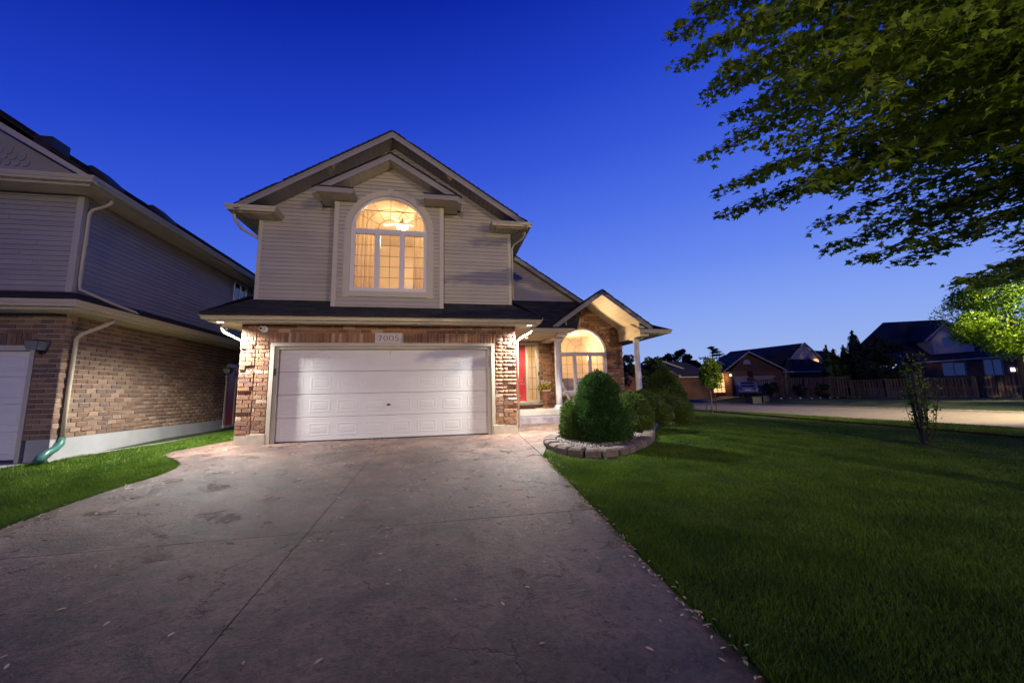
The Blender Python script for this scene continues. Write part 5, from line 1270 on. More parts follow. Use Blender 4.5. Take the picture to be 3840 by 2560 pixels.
MB().tube([tb+Vector((0,0,-.3)),tb+Vector((.03,0,.5)),tb+Vector((.0,.05,2)),tb+Vector((.05,0,4)),tb+Vector((0,.1,6.5)),tb+Vector((.1,0,9))], [.34,.26,.22,.19,.12,.04], 14).build('trunk', M['bark'], maple, smooth=True)
leafV = []; ang = [(-90,.12),(-62,.42),(-30,.52),(-22,.36),(6,.95),(30,.50),(50,.62),(66,.48),(90,1.12),(114,.48),(130,.62),(150,.50),(174,.95),(202,.36),(210,.52),(242,.42)]
LV = np.array([(r_*math.cos(R(a)), r_*math.sin(R(a))+.15, 0) for a, r_ in ang])*.075; nL = len(LV)
LV[:, 2] = -np.abs(LV[:, 0])*.22
centers = []; tw = MB(); extra = [(16.5,-5,6),(17,-9,5.5),(15.5,-12,6.5),(12,-13,6),(9.5,-12,6.2),(14,-7,8.5),(11,-9,8.5),(15,-10,3.8)]
for bi, tip in enumerate([Vector(t) for t in TIPS]+[Vector(t) for t in extra]):
    inview = bi < len(TIPS); h0 = min(7.5, max(2.6, tip.z*.78+.6)); s_ = tb+Vector((0,0,h0-tb.z)); L_ = (tip-s_).length
    P = []
    sag = Vector((random.uniform(-.25,.25), random.uniform(-.25,.25), .10*L_))
    for k in range(9):
        t = k/8; p = s_.lerp(tip, t)+sag*math.sin(math.pi*t)*(1-t*.4); P.append(p)
    rad = [lerp(.035 if L_ > 3 else .02, .003, (k/8)**.7) for k in range(9)]
    MB().tube(P, rad, 6).build('branch', M['bark'], maple, smooth=True)
    ntw = int(L_*.9/(.062 if inview else .14))
    for j in range(ntw):
        t = .34+.66*(j+random.random())/ntw; f = t*8; i0 = min(7, int(f)); p = P[i0].lerp(P[i0+1], f-i0); ax = (P[i0+1]-P[i0]).normalized()
        side = ax.cross(Vector((0,0,1))).normalized()*(1 if j % 2 else -1); ln = (.16+.42*(1-t)**.6)*random.uniform(.6,1.25)
        if t > .97: ln *= .5
        d = (side*random.uniform(.5,1)+ax*random.uniform(.5,1.1)+Vector((0,0,random.uniform(-.25,.30)))).normalized(); e = p+d*ln+Vector((0,0,-.05*ln))
        if inview: tw.tube([p, p.lerp(e,.5)+Vector((0,0,.02)), e], [.004,.003,.0018], 3, cap=False)
        nl = max(3, int(ln/.030)) if inview else max(2, int(ln/.09))
        for k in range(nl):
            u_ = (k+.6)/nl; c = p.lerp(e, u_)+Vector((random.gauss(0,.045), random.gauss(0,.045), random.gauss(-.035,.03))); centers.append((c, d))
tw.build('twigs', M['bark'], maple, kind='stuff')
n_ = len(centers); print('maple leaves', n_)
Mx = []
for c, d in centers:
    nrm = Vector((random.gauss(0,.55), random.gauss(0,.55), 1)).normalized(); dd = (d+Vector((random.gauss(0,.6), random.gauss(0,.6), -.75))); dd = (dd-nrm*dd.dot(nrm)*.8).normalized()
    xx = dd.cross(nrm).normalized(); zz = xx.cross(dd); s_ = random.uniform(.55,1.1)
    Mx.append(Matrix(((xx.x*s_,dd.x*s_,zz.x*s_,c.x),(xx.y*s_,dd.y*s_,zz.y*s_,c.y),(xx.z*s_,dd.z*s_,zz.z*s_,c.z),(0,0,0,1))))
def scr(m_):
    d = (m_.translation-CAM).dot(cf)
    if d < .6: return 1e9
    sx = (m_.translation-CAM).dot(r2)/d; sy = (m_.translation-CAM).dot(u2)/d
    return d if abs(sx) < 1.4 and abs(sy) < .95 else 1e8+d
order = sorted(range(n_), key=lambda i_: scr(Mx[i_]))
lme = bpy.data.meshes.new('leaf'); lme.from_pydata([tuple(v) for v in LV], [], [tuple(range(nL))]); lme.materials.append(M['maple'])
for i_ in order[:300]: link('leaf', lme, maple, Mx[i_])
A = np.array([np.array(Mx[i_]) for i_ in order[300:]]); lv4 = np.c_[LV, np.ones(nL)]
V = np.einsum('nij,kj->nki', A, lv4)[:, :, :3].reshape(-1, 3); F = np.arange(len(V)).reshape(-1, nL)
np_mesh('foliage', V, F, nL, M['maple'], maple, kind='stuff')
# ---------------------------------------------------------------- across the street (local frame: x sideways, y away from the driveway, z up)
FMx = Matrix(((math.cos(YAW), math.sin(YAW), 0, CAM.x),(-math.sin(YAW), math.cos(YAW), 0, CAM.y),(0,0,1,0),(0,0,0,1)))
def fp(u, v, z=None):
    p = FMx @ Vector((u, v*1.009, 0)); return Vector((p.x, p.y, H(p.x, p.y) if z is None else z))
def fthing(name, label, cat, u, v, group=None, rot=0):
    p = fp(u, v); return thing(name, label, cat, p, -YAW+rot, group)
class FB(MB):
    def __init__(s): super().__init__(FMx)
M['farroof'] = mat('far_shingle', (.018,.018,.024), .95, .3, 12, .4, 60)
M['fartrim'] = mat('far_trim', (.30,.28,.26), .6)
M['litwin'] = mat('lit_window', (.5,.35,.2), .6, emis=(1,.52,.22), estr=1.3)
M['farsiding'] = mat('far_siding', (.32,.29,.29), .7, .05, 3)
M['greenlamp'] = mat('greenish_lamp', (.6,.9,.6), .5, emis=(.45,1,.62), estr=9)
def wallq(b, u0, u1, v, z0, z1, t=.25): return b.box(u0, u1, v, v+t, z0, z1)
def farwin(parent, u0, u1, z0, z1, v, m_='dglass', bars=1):
    b = FB(); f = .10
    b.box(u0-f, u1+f, v-.06, v, z0-f, z0); b.box(u0-f, u1+f, v-.06, v, z1, z1+f); b.box(u0-f, u0, v-.06, v, z0, z1); b.box(u1, u1+f, v-.06, v, z0, z1)
    for k in range(1, bars+1): x = lerp(u0, u1, k/(bars+1)); b.box(x-.04, x+.04, v-.05, v, z0, z1)
    w = b.build('window', M['fartrim'], parent); FB().box(u0, u1, v-.02, v+.0, z0, z1).build('pane', M[m_], w); return w
# house A -- brick double garage with steep front gable
A = fthing('brick_garage_house', 'brick house across the street, front gable over two garage doors, green lit lamp', 'house', 29, 46)
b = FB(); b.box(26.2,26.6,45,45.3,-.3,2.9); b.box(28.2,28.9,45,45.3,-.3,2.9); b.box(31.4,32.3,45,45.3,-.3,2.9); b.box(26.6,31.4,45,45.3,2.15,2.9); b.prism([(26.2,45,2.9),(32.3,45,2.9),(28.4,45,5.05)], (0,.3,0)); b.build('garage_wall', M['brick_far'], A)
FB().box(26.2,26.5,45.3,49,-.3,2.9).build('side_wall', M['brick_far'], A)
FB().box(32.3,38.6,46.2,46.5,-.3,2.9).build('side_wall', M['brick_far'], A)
for u0, u1 in ((26.6,28.2),(28.9,31.4)):
    d_ = FB().box(u0,u1,45.2,45.26,-.1,2.15).build('garage_door', M['farsiding'], A); FB().box(u0-.05,u1+.05,44.93,45,2.15,2.32).build('lintel', M['fartrim'], A)
    for k in range(1,4): FB().box(u0,u1,45.17,45.2,-.1+k*.56,-.1+k*.56+.03).build('door_seam', M['dark'], d_)
b = FB(); b.prism([(28.4,44.6,5.32),(28.4,44.6,5.12),(24.9,44.6,2.62),(24.9,44.6,2.82)], (0,.12,0)); b.prism([(28.4,44.6,5.32),(28.4,44.6,5.12),(32.7,44.6,2.78),(32.7,44.6,2.98)], (0,.12,0)); b.build('rake_fascia', M['fartrim'], A)
b = FB(); b.add([(28.4,44.58,5.34),(24.8,44.58,2.80),(24.8,50,2.80),(28.4,50,5.34),(32.8,44.58,2.98),(32.8,50,2.98)], [(0,1,2,3),(0,3,5,4)]); b.build('garage_roof', M['farroof'], A)
b = FB(); b.add([(24.4,47,2.8),(26.5,46.2,2.85),(33.2,46.3,2.9),(34.5,46.55,4.2),(36.9,47.0,6.40),(30.6,52.2,6.0),(28.4,53,4.2)], [(0,1,5,6),(1,2,3),(1,3,4,5)]); b.add([(36.9,47.4,6.35),(30.6,52.2,6.0),(33,58,2.8),(41,53,2.8)], [(0,1,2,3)]); b.build('main_roof', M['farroof'], A)
b = FB(); b.add([(34.4,46.6,4.15),(36.9,46.9,6.25),(40.2,47.4,3.0),(40.2,47.4,-.2),(34.4,46.6,-.2)], [(0,1,2,3,4)]); b.build('siding_gable', M['farsiding'], A)
b = FB(); b.prism([(36.9,46.7,6.45),(36.9,46.7,6.22),(40.4,46.9,2.8),(40.4,46.9,3.05)], (0,.2,0)); b.prism([(36.9,46.7,6.45),(36.9,46.7,6.25),(34.3,46.4,4.1),(34.3,46.4,4.3)], (0,.1,0)); b.build('rake_fascia', M['fartrim'], A)
b = FB(); b.add([(32.6,45.0,2.95),(40.0,45.6,2.8),(37.2,46.6,4.3),(34.2,46.5,4.35)], [(0,1,2,3)]); b.build('lower_roof', M['farroof'], A)
b = FB(); b.box(32.5,39.9,45.0,45.15,2.62,2.80); b.build('eave_gutter', M['fartrim'], A)
b = FB(); b.tube([(32.9,44.95,2.7),(32.7,45.0,2.2),(32.7,45.05,.0)], .06, 6); b.build('downspout', M['fartrim'], A)
b = FB(); b.prism([(28.25+.34*math.cos(math.pi*k/10)*1.4, 44.95, 3.75+.55*math.sin(math.pi*k/10)) for k in range(11)], (0,.05,0)); b.build('gable_vent', M['fartrim'], A)
b = FB(); b.prism([(30.9,46.5,4.62),(32.9,46.5,4.62),(31.8,46.5,5.15)], (0,1.5,0)); b.build('roof_dormer', M['farroof'], A)
b = FB(); b.box(24.0,26.2,46.6,46.9,-.2,3.0); b.prism([(23.8,46.6,3.0),(27.2,46.6,3.0),(25.6,46.6,4.15)], (0,.3,0)); b.build('entry_wall', M['brick_far'], A)
b = FB(); b.prism([(25.6,46.3,4.35),(25.6,46.3,4.20),(27.7,46.3,2.95),(27.7,46.3,3.1)], (0,.1,0)); b.prism([(25.6,46.3,4.35),(25.6,46.3,4.20),(23.7,46.3,2.95),(23.7,46.3,3.1)], (0,.1,0)); b.build('rake_fascia', M['fartrim'], A)
w = FB(); w.prism([(25.5+.68*math.cos(math.pi*k/12), 46.53, 2.55+.5*math.sin(math.pi*k/12)) for k in range(13)], (0,.05,0)); w.box(24.82,26.18,46.53,46.58,.45,2.5); wo_ = w.build('entry_window', M['litwin'], A)
w = FB()
for x in (25.25,25.75): w.box(x-.03,x+.03,46.48,46.52,.4,3.0)
for z in (1.1,1.8,2.5): w.box(24.8,26.2,46.47,46.515,z-.03,z+.03)
w.build('muntin', M['dark'], wo_)
w = FB(); w.tube([(38.2,46.98,4.05),(38.2,46.9,4.05)], .32, 14); w.build('oval_window', M['litwin'], A); farwin(A, 39.3, 39.8, 2.9, 3.6, 47.1, 'litwin', 0)
w = FB().lathe([(.04,0),(.09,.04),(.09,.14),(.03,.2)], (26.05,44.85,2.38), 10).build('lamp', M['greenlamp'], A)
ld = bpy.data.lights.new('lamp_light', 'POINT'); ld.energy = 45; ld.color = (1,.62,.25); ld.shadow_soft_size = .1; lo = bpy.data.objects.new('lamp_light', ld); COL.objects.link(lo); lo.location = fp(25.6, 45.6, 2.2)
ld = bpy.data.lights.new('lamp_light', 'POINT'); ld.energy = 6; ld.color = (.4,1,.6); ld.shadow_soft_size = .06; lo = bpy.data.objects.new('lamp_light', ld); COL.objects.link(lo); lo.location = fp(26.2, 44.6, 2.45)
# house B -- brick house with a big hipped roof and a dormer
B = fthing('dormer_house', 'dark brick house at the right with a big roof and one gabled dormer', 'house', 50, 43)
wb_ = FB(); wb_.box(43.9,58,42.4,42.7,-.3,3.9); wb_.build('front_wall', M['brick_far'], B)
b = FB(); b.add([(43.4,41.8,3.25),(58.5,41.8,4.0),(55,47,9.0),(46.9,46.5,8.7)], [(0,1,2,3)]); b.add([(43.4,41.8,3.25),(46.9,46.5,8.7),(44.5,52,3.2)], [(0,1,2)]); b.build('main_roof', M['farroof'], B)
b = FB(); b.prism([(43.4,41.78,3.1),(58.5,41.78,3.85),(58.5,41.78,4.0),(43.4,41.78,3.25)], (0,.12,0)); b.build('eave_gutter', M['fartrim'], B)
b = FB(); b.prism([(47.8,42.2,4.2),(52.4,42.2,4.45),(52.4,42.2,5.8),(49.6,42.2,7.55),(47.8,42.2,5.9)], (0,4,0)); b.build('dormer_wall', M['farsiding'], B)
b = FB(); b.prism([(49.5,41.9,8.0),(49.5,41.9,7.7),(46.8,41.9,5.6),(46.8,41.9,5.9)], (0,.12,0)); b.prism([(49.5,41.9,8.0),(49.5,41.9,7.7),(52.9,41.9,5.6),(52.9,41.9,5.9)], (0,.12,0)); b.build('rake_fascia', M['fartrim'], B)
b = FB(); b.add([(49.5,41.88,8.02),(46.7,41.88,5.85),(46.7,45,5.85),(49.5,46,8.02),(53,41.88,5.85),(53,45,5.85)], [(0,1,2,3),(0,3,5,4)]); b.build('dormer_roof', M['farroof'], B)
farwin(B, 48.9, 50.9, 5.0, 6.1, 42.2, 'dglass', 0); farwin(B, 48.7, 51.2, 1.85, 3.15, 42.4); farwin(B, 53.4, 55.4, 1.8, 3.45, 42.4); farwin(B, 44.8, 45.5, 1.75, 3.0, 42.4, 'dglass', 0)
w = FB(); w.box(56.3,56.7,42.3,42.38,2.1,2.5); w.box(57.1,58.3,42.3,42.38,2.0,2.45); w.build('lit_window', mat('cold_lit_window', (.5,.5,.5), .5, emis=(.85,.9,1), estr=3), B)
# house C -- low brick bungalow left of the brick garage
Ch = fthing('bungalow', 'low dark brick bungalow with stepped roofs seen behind the staked tree', 'house', 19, 43)
FB().box(16.6,22.4,42.3,42.6,-.2,2.35).build('front_wall', M['brick_far'], Ch); b = FB(); b.box(17.3,22.6,41.8,41.9,2.2,2.35); b.prism([(14.8,41.4,4.25),(18.6,41.4,2.45),(18.6,41.4,2.25),(14.8,41.4,4.05)], (0,.1,0)); b.prism([(17.6,44,4.4),(21.4,44,2.9),(21.4,44,2.75),(17.6,44,4.25)], (0,.1,0)); b.build('eave_trim', M['fartrim'], Ch)
b = FB(); b.add([(17.2,41.7,2.35),(22.8,41.7,2.35),(21.4,46,4.2),(18.2,46,4.5)], [(0,1,2,3)]); b.add([(14.8,41.4,4.25),(18.6,41.4,2.45),(20,48,2.6),(17.5,48,4.6)], [(0,1,2,3)]); b.add([(12,41.4,2.6),(14.8,41.4,4.25),(17.5,48,4.6),(12,48,2.6)], [(0,1,2,3)]); b.build('roof', M['farroof'], Ch)
FB().box(12.4,18.4,41.6,41.8,-.2,2.6).build('gable_wall', M['brick_far'], Ch); FB().tube([(18.2,41.5,2.3),(18.2,41.5,.1)], .06, 6).build('downspout', M['fartrim'], Ch)
# house D -- far house between brick corner and right column
D_ = fthing('far_house', 'distant dark house with two pale skylights seen beside the right porch column', 'house', 18, 61)
FB().box(16,24,61,61.3,-.3,2.8).build('front_wall', M['brick_far'], D_); b = FB(); b.add([(15.5,60.5,2.7),(25,60.5,2.7),(24,66,5.4),(16.5,66,5.4)], [(0,1,2,3)]); b.build('roof', M['farroof'], D_)
for x in (17.9,18.8): b = FB(); b.add([(x,62.2,3.75),(x+.55,62.2,3.6),(x+.15,63.2,4.15),(x-.3,63.2,4.2)], [(0,1,2,3)]); b.build('skylight', M['fartrim'], D_)
pl = FB().lathe([(.05,-.05),(.09,0),(.05,.05)], (19.4,60.7,1.75), 8).build('porch_lamp', mat('cold_lamp', (.8,.8,.8), .5, emis=(.95,.97,1), estr=25), D_)
E_ = fthing('far_house', 'dark distant roof between the siding gable and the row of cedars', 'house', 46, 62)
b = FB(); b.box(44,56,62,62.3,0,4); b.build('front_wall', M['brick_far'], E_); b = FB(); b.add([(43,61.5,4),(57,61.5,4),(55,66,7.1),(49,66,7.4),(46.5,66,6.6)], [(0,1,2,3,4)]); b.build('roof', M['farroof'], E_)

# fence of vertical boards, board by board
FP = [(38.2,26.2,-.03,1.80),(40.0,24.8,-.10,1.80),(41.4,23.2,-.18,1.80),(42.5,21.6,-.22,1.80),(43.4,20.4,-.2,1.80),(44.5,18.2,-.35,1.42),(46.2,16.4,-.36,1.42),(48.0,14.4,-.36,1.45),(49.7,12.6,-.37,1.62),(51.6,10.6,-.37,1.62),(53.6,8.4,-.37,1.62)]
fn = thing('wood_fence', 'weathered brown cedar board fence in front of the far houses', 'fence', (43.4,20.4,-.2))
nb_ = 0
for k, (p, q) in enumerate(zip(FP, FP[1:])):
    a, b2 = Vector((p[0],p[1],0)), Vector((q[0],q[1],0)); d = (b2-a); L_ = d.length; d.normalize(); n2 = Vector((d.y,-d.x,0)); n2 = n2 if n2.x < 0 else -n2
    Tm = Matrix(((d.x,n2.x,0,a.x),(d.y,n2.y,0,a.y),(0,0,1,0),(0,0,0,1))); z0 = min(p[2],q[2]); z1 = min(p[3],q[3]) if k != 4 else 1.42
    m_ = MB(Tm); m_.box(-.07,.07,-.07,.07,z0-.2,z1+.06 if k else 1.86); m_.build('post', M['fence'], fn); m_ = MB(Tm); m_.box(-.09,.09,-.09,.09,z1+.06,z1+.10); m_.build('post_cap', M['fence'], fn)
    for zz in (z0+.15, (z0+z1)/2, z1-.06): MB(Tm).box(.07, L_-.07, -.02, .02, zz, zz+.09).build('rail', M['fence'], fn)
    n_ = int((L_-.14)/.20)
    for j in range(n_):
        x = .10+j*.2; front = j % 2 == 0; o_ = .045 if front else -.045; m_ = MB(Tm); m_.box(x, x+.135, o_-.011, o_+.011, z0+.03, z1-.02+random.uniform(-.01,.01)); m_.build('fence_board', M['fence'], fn); nb_ += 1
print('boards', nb_)

# trees: trunk + crown of many leaf faces in uneven clumps
def tree(name, label, base, crown, m_, n_, size, trunk_r=.12, lean=0, group=None, cat='tree', tm='bark', clumps=26, seed=1, ell=None, show_trunk=True):
    """crown: (cx, cy, z0, z1, radius)"""
    r_ = np.random.default_rng(seed); t = thing(name, label, cat, base, 0, group); cx_, cy_, z0, z1, rad = crown; zc_ = (z0+z1)/2; hz = (z1-z0)/2
    cl = []
    while len(cl) < clumps:
        p = r_.uniform(-1, 1, 3)
        if np.linalg.norm(p) < 1 and np.linalg.norm(p) > .25: cl.append(p)
    cl = np.array(cl); cc = np.stack([cx_+cl[:,0]*rad*.82, cy_+cl[:,1]*rad*.82, zc_+cl[:,2]*hz*.85], 1); cs = r_.uniform(.16,.36,len(cl))*rad
    idx = r_.integers(0, len(cl), n_); off = r_.normal(0, 1, (n_, 3)); off /= np.linalg.norm(off, axis=1)[:, None]; off *= (r_.uniform(.3, 1, n_)**.5)[:, None]
    P = cc[idx]+off*cs[idx][:, None]*np.array([1,1,.75 if hz < rad*1.3 else 1.2])
    leafcloud('crown', t, P, n_, size, m_, aspect=.6)
    b = MB(); bs = Vector(base); top = Vector((cx_,cy_,z0+hz*1.1))
    b.tube([bs-Vector((0,0,.2)), bs.lerp(top,.4)+Vector((.03,0,0)), top], [trunk_r, trunk_r*.8, trunk_r*.3], 8); b.build('trunk', M[tm], t, smooth=True)
    for k in range(min(9, len(cc))):
        s_ = bs.lerp(top, .45+.06*k); e = Vector(cc[k]); MB().tube([s_, s_.lerp(e,.5)+Vector((0,0,.1*rad)), e], [trunk_r*.4, trunk_r*.25, trunk_r*.08], 5, cap=False).build('limb', M[tm], t)
    return t
def ft(name, label, u, v, z0, z1, rad, m_, n_, size, **k):
    p = fp(u, v); return tree(name, label, (p.x,p.y,p.z), (p.x,p.y,z0,z1,rad), m_, n_, size, **k)
ft('tree', 'round dark tree top left of the three behind the bungalow roof', 29.8, 72, 2.5, 8.0, 1.8, M['darkleaf'], 7000, .13, seed=2)
ft('tree', 'broadest dark tree top rising behind the bungalow roof', 33.2, 72, 2.5, 9.0, 2.6, M['darkleaf'], 11000, .13, seed=3, clumps=34)
ft('tree', 'small dark tree top right of the broad one behind the bungalow', 35.6, 71, 2, 6.9, 1.6, M['darkleaf'], 5000, .13, seed=31)
# layered pine
p = fp(38.0, 70); t = thing('pine_tree', 'flat layered dark pine rising left of the brick garage house', 'tree', p); MB().tube([p, (p.x,p.y,8.2)], [.25,.05], 8).build('trunk', M['bark'], t)
C_ = []
for k, (z, r_) in enumerate([(4,3),(5,2.8),(5.8,2.5),(6.5,2.3),(7.1,1.9),(7.6,1.4),(8.1,.8),(8.5,.3)]):
    for j in range(5):
        a = random.uniform(0,6.28); 
        for _ in range(110): tt = random.random()**.6; C_.append((p.x+math.cos(a)*r_*tt+random.gauss(0,.22), p.y+math.sin(a)*r_*tt+random.gauss(0,.22), z+.15*tt+random.gauss(0,.09)))
leafcloud('crown', t, np.array(C_), 0, .13, M['darkleaf'], aspect=.3)
ft('tree', 'green bushy tree just right of the right porch column', 11.4, 30, -.3, 3.75, 1.15, M['midleaf'], 9000, .07, seed=4, clumps=40)
ft('tree', 'lower green tree between porch column and the bungalow gable', 13.0, 32, -.3, 2.9, 1.3, M['darkleaf'], 7000, .08, seed=41, clumps=34)
ft('tree', 'dark tree showing between the brick corner and the right porch column', 10.4, 35, .5, 5.1, 1.25, M['darkleaf'], 6500, .08, seed=5, clumps=34)
for i_, (u, v, z1, rad, lb) in enumerate(((32.4,38,5.1,.55,'leftmost narrow cedar of the row right of the siding gable'),(33.4,38.4,4.9,.6,'middle narrow cedar of the row right of the siding gable'),(34.3,38.2,5.1,.6,'third narrow cedar of the row, next to the tall one'),(35.3,38,6.6,.75,'tallest cedar at the right end of the row'))):
    p = fp(u, v); shrub('cedar_tree', lb, [(0,rad),(z1*.4,rad),(z1*.75,rad*.8),(z1*.93,rad*.45),(z1+.2,.05)], (p.x,p.y,p.z), M['darkleaf'], 6000, .07, .10, 50+i_)
    bpy.data.objects[[o.name for o in bpy.data.objects if o.get('label') == lb][0]]['category'] = 'tree'
ft('tree', 'wide dark leafy tree leaning over the fence left of the dormer house', 35.9, 36, -.2, 6.1, 2.5, M['darkleaf'], 15000, .085, seed=7, clumps=44)
ft('street_tree', 'big maple lit bright lime green by the street lamp at the right edge', 35.6, 26, 2.3, 9.4, 4.2, M['limeleaf'], 26000, .085, seed=8, clumps=70, trunk_r=.2)
for i_, (u, v, r_, z1, lb) in enumerate(((27.3,39.5,.9,1.7,'dark bush right of the utility boxes'),(29.6,38.6,.7,1.3,'low dark bush second from the utility boxes'),(31.2,37.6,.8,1.4,'dark bush at the base of the far fence'),(33.0,36.8,.6,1.0,'smallest dark bush under the far fence'))):
    p = fp(u, v); tree('bush', lb, (p.x,p.y,p.z), (p.x,p.y,p.z,z1,r_), M['darkleaf'], 3000, .06, trunk_r=.04, cat='bush', seed=60+i_, clumps=18)
for i_ in range(9):
    u = 27.0+i_*.85+random.uniform(-.2,.2); p = fp(u, 37.6-i_*.12); r_ = random.uniform(.07,.13)
    m_ = MB().lathe([(r_*.7,-.03),(r_,.03),(r_*.8,r_*.7),(.02,r_)], (p.x,p.y,p.z), 8).build('garden_stone', M['white'], None, smooth=True); tag(m_, 'small white stone edging the bed below the far fence', 'stone', 'white stones edging the bed below the fence')
C_ = []
for _ in range(34000):
    u = random.uniform(-30,130); C_.append(tuple(fp(u, 84+random.uniform(-2,2), random.random()**.7*(3.2+(2.4 if u > 62 else 0)+1.0*math.sin(u*.21)+.8*math.sin(u*.63+1)+.5*math.sin(u*1.9)))))
tl = leafcloud('tree_line', None, np.array(C_), 0, .34, M['darkleaf'], aspect=.6); tag(tl, 'distant dark line of trees closing the view behind the houses', 'trees')
# utility boxes
for (u, w_, hgt, lb) in ((24.15,.95,.78,'larger grey green utility box on the far verge in front of the car'),(25.25,.65,.62,'smaller utility box just right of the larger one')):
    t = fthing('utility_box', lb, 'utility box', u+w_/2, 38); M['ubox'] = bpy.data.materials.get('utility_green') or mat('utility_green', (.06,.075,.06), .6)
    z0 = fp(u, 38).z; b = FB(); b.box(u,u+w_,38.2,38.9,z0-.1,z0+hgt); b.build('cabinet', M['ubox'], t, bevel=.03); b = FB(); b.box(u-.03,u+w_+.03,38.16,38.94,z0+hgt,z0+hgt+.07); b.build('lid', M['ubox'], t, bevel=.02); FB().box(u+.04,u+w_-.04,38.175,38.198,z0+.08,z0+hgt-.08).build('door', M['ubox'], t)
# parked SUV
car = fthing('parked_car', 'silver blue suv parked with its tail towards us in front of the brick garage', 'car', 26.9, 42.2)
cz = fp(26.9,42.2).z+.02; cp = fp(26.9,42.2)
Tc = Matrix.Translation((cp.x,cp.y,cz)) @ Matrix.Rotation(-YAW-R(40), 4, 'Z')   # local +y = heading
M['carpaint'] = mat('silver_blue_paint', (.24,.31,.46), .3, metal=.5, coat=.6); M['tail'] = mat('tail_light_red', (.35,.02,.02), .25)
def loft(st, m_, name, smooth_=True):
    """st: (y, halfwidth_bottom, halfwidth_top, z0, z1)"""
    b = MB(Tc); vs = []
    for y, wb2, wt, z0, z1 in st:
        c_ = [(-wb2*.94,z0),(-wb2,z0+(z1-z0)*.3),(-wb2,z0+(z1-z0)*.6),(-wt,z1-(z1-z0)*.08),(-wt*.88,z1),(wt*.88,z1),(wt,z1-(z1-z0)*.08),(wb2,z0+(z1-z0)*.6),(wb2,z0+(z1-z0)*.3),(wb2*.94,z0)]
        vs += [(x, y, z) for x, z in c_]
    n_ = 10; fs = [(i_*n_+k, i_*n_+(k+1)%n_, (i_+1)*n_+(k+1)%n_, (i_+1)*n_+k) for i_ in range(len(st)-1) for k in range(n_)]+[tuple(range(n_)), tuple(range((len(st)-1)*n_, len(st)*n_))]
    return b.add(vs, fs).build(name, M[m_], car, smooth=False)
body_ = loft([(-2.28,.82,.78,.38,.92),(-2.22,.90,.86,.30,1.02),(-1.6,.92,.90,.26,1.06),(0,.93,.90,.25,1.04),(1.1,.92,.88,.26,1.00),(1.8,.90,.80,.28,.90),(2.2,.82,.66,.34,.72)], 'carpaint', 'body')
loft([(-2.08,.84,.62,1.02,1.30),(-1.85,.86,.66,1.02,1.60),(-1.3,.87,.68,1.02,1.68),(.0,.87,.68,1.02,1.66),(.55,.86,.62,1.0,1.50),(1.15,.84,.74,.98,1.04)], 'carpaint', 'cabin')
b = MB(Tc); b.prism([(-.66,-2.13,1.08),(.66,-2.13,1.08),(.56,-1.93,1.52),(-.56,-1.93,1.52)], (0,-.02,.01)); b.build('rear_window', M['dglass'], car)
for s in (-1,1):
    for (y0, y1, y2, y3) in ((-1.7,-.75,-.8,-1.5),(-.68,.15,.12,-.68),(.22,.95,.45,.22)):
        b = MB(Tc); b.prism([(s*.885,y0,1.08),(s*.885,y1,1.08),(s*.76,y2,1.52),(s*.76,y3,1.52)], (s*.012,0,0)); b.build('side_window', M['dglass'], car)
    b = MB(Tc); b.box(s*.66-.16,s*.66+.16,-2.33,-2.25,.78,1.02); b.build('tail_light', M['tail'], car, bevel=.02)
    b = MB(Tc); b.box(s*.98-.09,s*.98+.09,.70,.85,1.02,1.16); b.build('mirror', M['carpaint'], car, bevel=.02)
    for y in (-1.38,1.38):
        Tw = Tc @ Matrix.Translation((s*.84,y,.34)) @ Matrix.Rotation(math.pi/2, 4, 'Y'); w_ = MB(Tw).lathe([(.22,-.11),(.33,-.11),(.345,-.07),(.345,.07),(.33,.11),(.22,.11)], (0,0,0), 24).build('wheel', M['black'], car)
        MB(Tw).lathe([(.20,-.115),(.21,-.09),(.21,.09),(.20,.115)], (0,0,0), 16).build('rim', M['chrome'], w_)
MB(Tc).box(-.86,.86,-2.36,-2.22,.28,.52).build('rear_bumper', M['black'], car, bevel=.04); MB(Tc).box(-.26,.26,-2.315,-2.28,.66,.78).build('number_plate', M['white'], car)
# young staked tree on the verge
bx, by = 21.62, 12.35; bz = H(bx, by)
st_ = tree('young_tree', 'small upright green tree held between two stakes on the verge', (bx,by,bz), (bx-.02,by-.05,.72,3.0,.80), M['limeleaf'], 7000, .05, trunk_r=.035, seed=21, clumps=44, tm='bark_l'); 
for s, lb in ((-1,'thin left stake supporting the young verge tree'),(1,'thin right stake supporting the young verge tree')):
    q = Vector((bx,by,bz))+Vector((math.cos(YAW),-math.sin(YAW),0))*s*.31; o = MB().tube([q-Vector((0,0,.1)), q+Vector((0,0,1.25))], .022, 6).build('stake', M['bark'], None); tag(o, lb, 'stake')
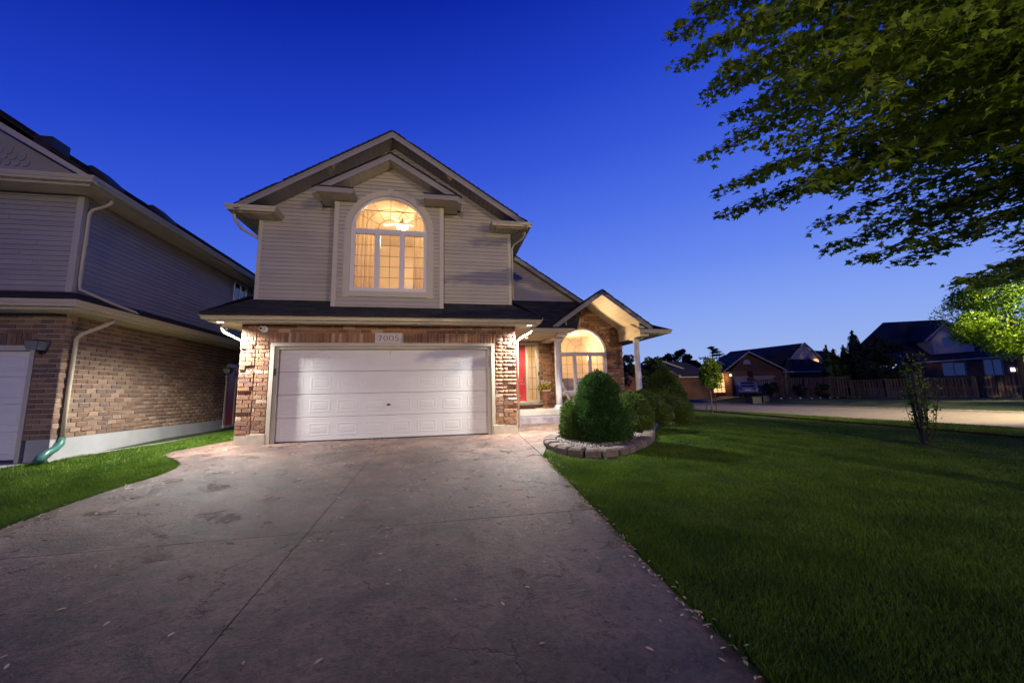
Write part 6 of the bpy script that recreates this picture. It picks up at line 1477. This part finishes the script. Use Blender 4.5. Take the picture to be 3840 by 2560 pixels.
# leafy sapling with a dark metal post on the lawn
sx, sy = 15.25, -2.5; sz = H(sx, sy); sap = thing('sapling', 'young bushy sapling with open lower branches on the right lawn', 'tree', (sx,sy,sz)); C_ = []
for k in range(34):
    a = random.uniform(0,6.28); r_ = random.uniform(.08,.42)*(1 if k < 26 else .5); z1 = sz+random.uniform(.85,1.6)+(.45 if r_ < .2 else 0); p0 = Vector((sx+random.gauss(0,.03), sy+random.gauss(0,.03), sz)); p3 = Vector((sx+math.cos(a)*r_, sy+math.sin(a)*r_, z1)); p1 = p0.lerp(p3,.25)+Vector((math.cos(a)*r_*.35, math.sin(a)*r_*.35, 0)); p2 = p0.lerp(p3,.65)+Vector((math.cos(a)*r_*.25, math.sin(a)*r_*.25, 0))
    MB().tube([p0,p1,p2,p3], [.009,.007,.005,.002], 5, cap=False).build('branch', M['bark'], sap)
    for j in range(46):
        t = random.uniform(.30,1.02); q = p1.lerp(p2,(t-.3)/.35) if t < .65 else p2.lerp(p3,(t-.65)/.35); C_.append((q.x+random.gauss(0,.05), q.y+random.gauss(0,.05), q.z+random.gauss(0,.05)))
leafcloud('foliage', sap, np.array(C_)[::2], 0, .034, M['limeleaf'], aspect=.5)
po = MB().box(sx-.13,sx-.09,sy-.10,sy-.06,sz-.1,sz+1.62).build('garden_post', M['dark'], None); tag(po, 'slim dark metal post standing beside the lawn sapling', 'post')

# ---------------------------------------------------------------- street lamps (outside the picture; they light road, lawn and maple)
def street_lamp(x, y, aim, power, label, col=SODIUM, h=7.2, spot=None, blend=.6):
    z0 = H(x, y); t = thing('street_lamp', label, 'street lamp', (x,y,z0), 0, None); d = (Vector(aim)-Vector((x,y))).normalized(); hx, hy = x+d.x*1.5, y+d.y*1.5
    MB().tube([(x,y,z0-.2),(x,y,z0+h*.6),(x,y,z0+h)], [.10,.075,.055], 10).build('pole', M['dark'], t, smooth=True)
    MB().tube([(x,y,z0+h-.4),(x+d.x*.6,y+d.y*.6,z0+h+.05),(hx,hy,z0+h+.12)], .035, 8).build('arm', M['dark'], t, smooth=True)
    c = Vector((hx,hy,z0+h+.1)); MB().tube([c-Vector((d.x,d.y,0))*.3, c+Vector((d.x,d.y,0))*.35], [.10,.13], 10, sy=.5).build('lamp_head', M['dark'], t, smooth=True)
    MB().lathe([(.10,-.04),(.08,-.09),(.02,-.11)], tuple(c), 12).build('lens', M['sodium'], t)
    ld = bpy.data.lights.new('street_light', 'SPOT' if spot else 'POINT'); ld.energy = power; ld.color = col; ld.shadow_soft_size = .12
    lo = bpy.data.objects.new('street_light', ld); COL.objects.link(lo); lo.location = c-Vector((0,0,.22))
    if spot:
        ld.spot_size = R(spot[0]); ld.spot_blend = blend; lo.rotation_euler = (Vector(spot[1])-lo.location).to_track_quat('-Z', 'Y').to_euler()
    return t
street_lamp(1.0, -40.0, (1,-30), P_STREET, 'street lamp across the road behind the viewpoint', spot=(48, (5.5,-3,2.4)), blend=1)
street_lamp(36.2, 0.5, (30,1.5), P_STREET_R, 'street lamp on the side street at the right, just out of view', spot=(84, (30.5,7.5,-.7)))
p = fp(37.5, 22.0); street_lamp(p.x, p.y, (p.x-5,p.y-1), P_FARLAMP, 'street lamp beside the lit maple beyond the side street', spot=(110, tuple(fp(35.6,26,4.5))))
street_lamp(28.0, -9.0, (29,-4), 5000, 'street lamp at the near kerb of the side street, outside the view', spot=(110, (30,1,-.7)))
street_lamp(17.0, -27.0, (16,-22), 8000, 'street lamp added behind the viewpoint on the right to brighten the maple', spot=(46, (11.3,-5.0,5.6)), blend=.8)  # added out of view and aimed up to brighten the maple boughs
print('objects', len(bpy.data.objects))
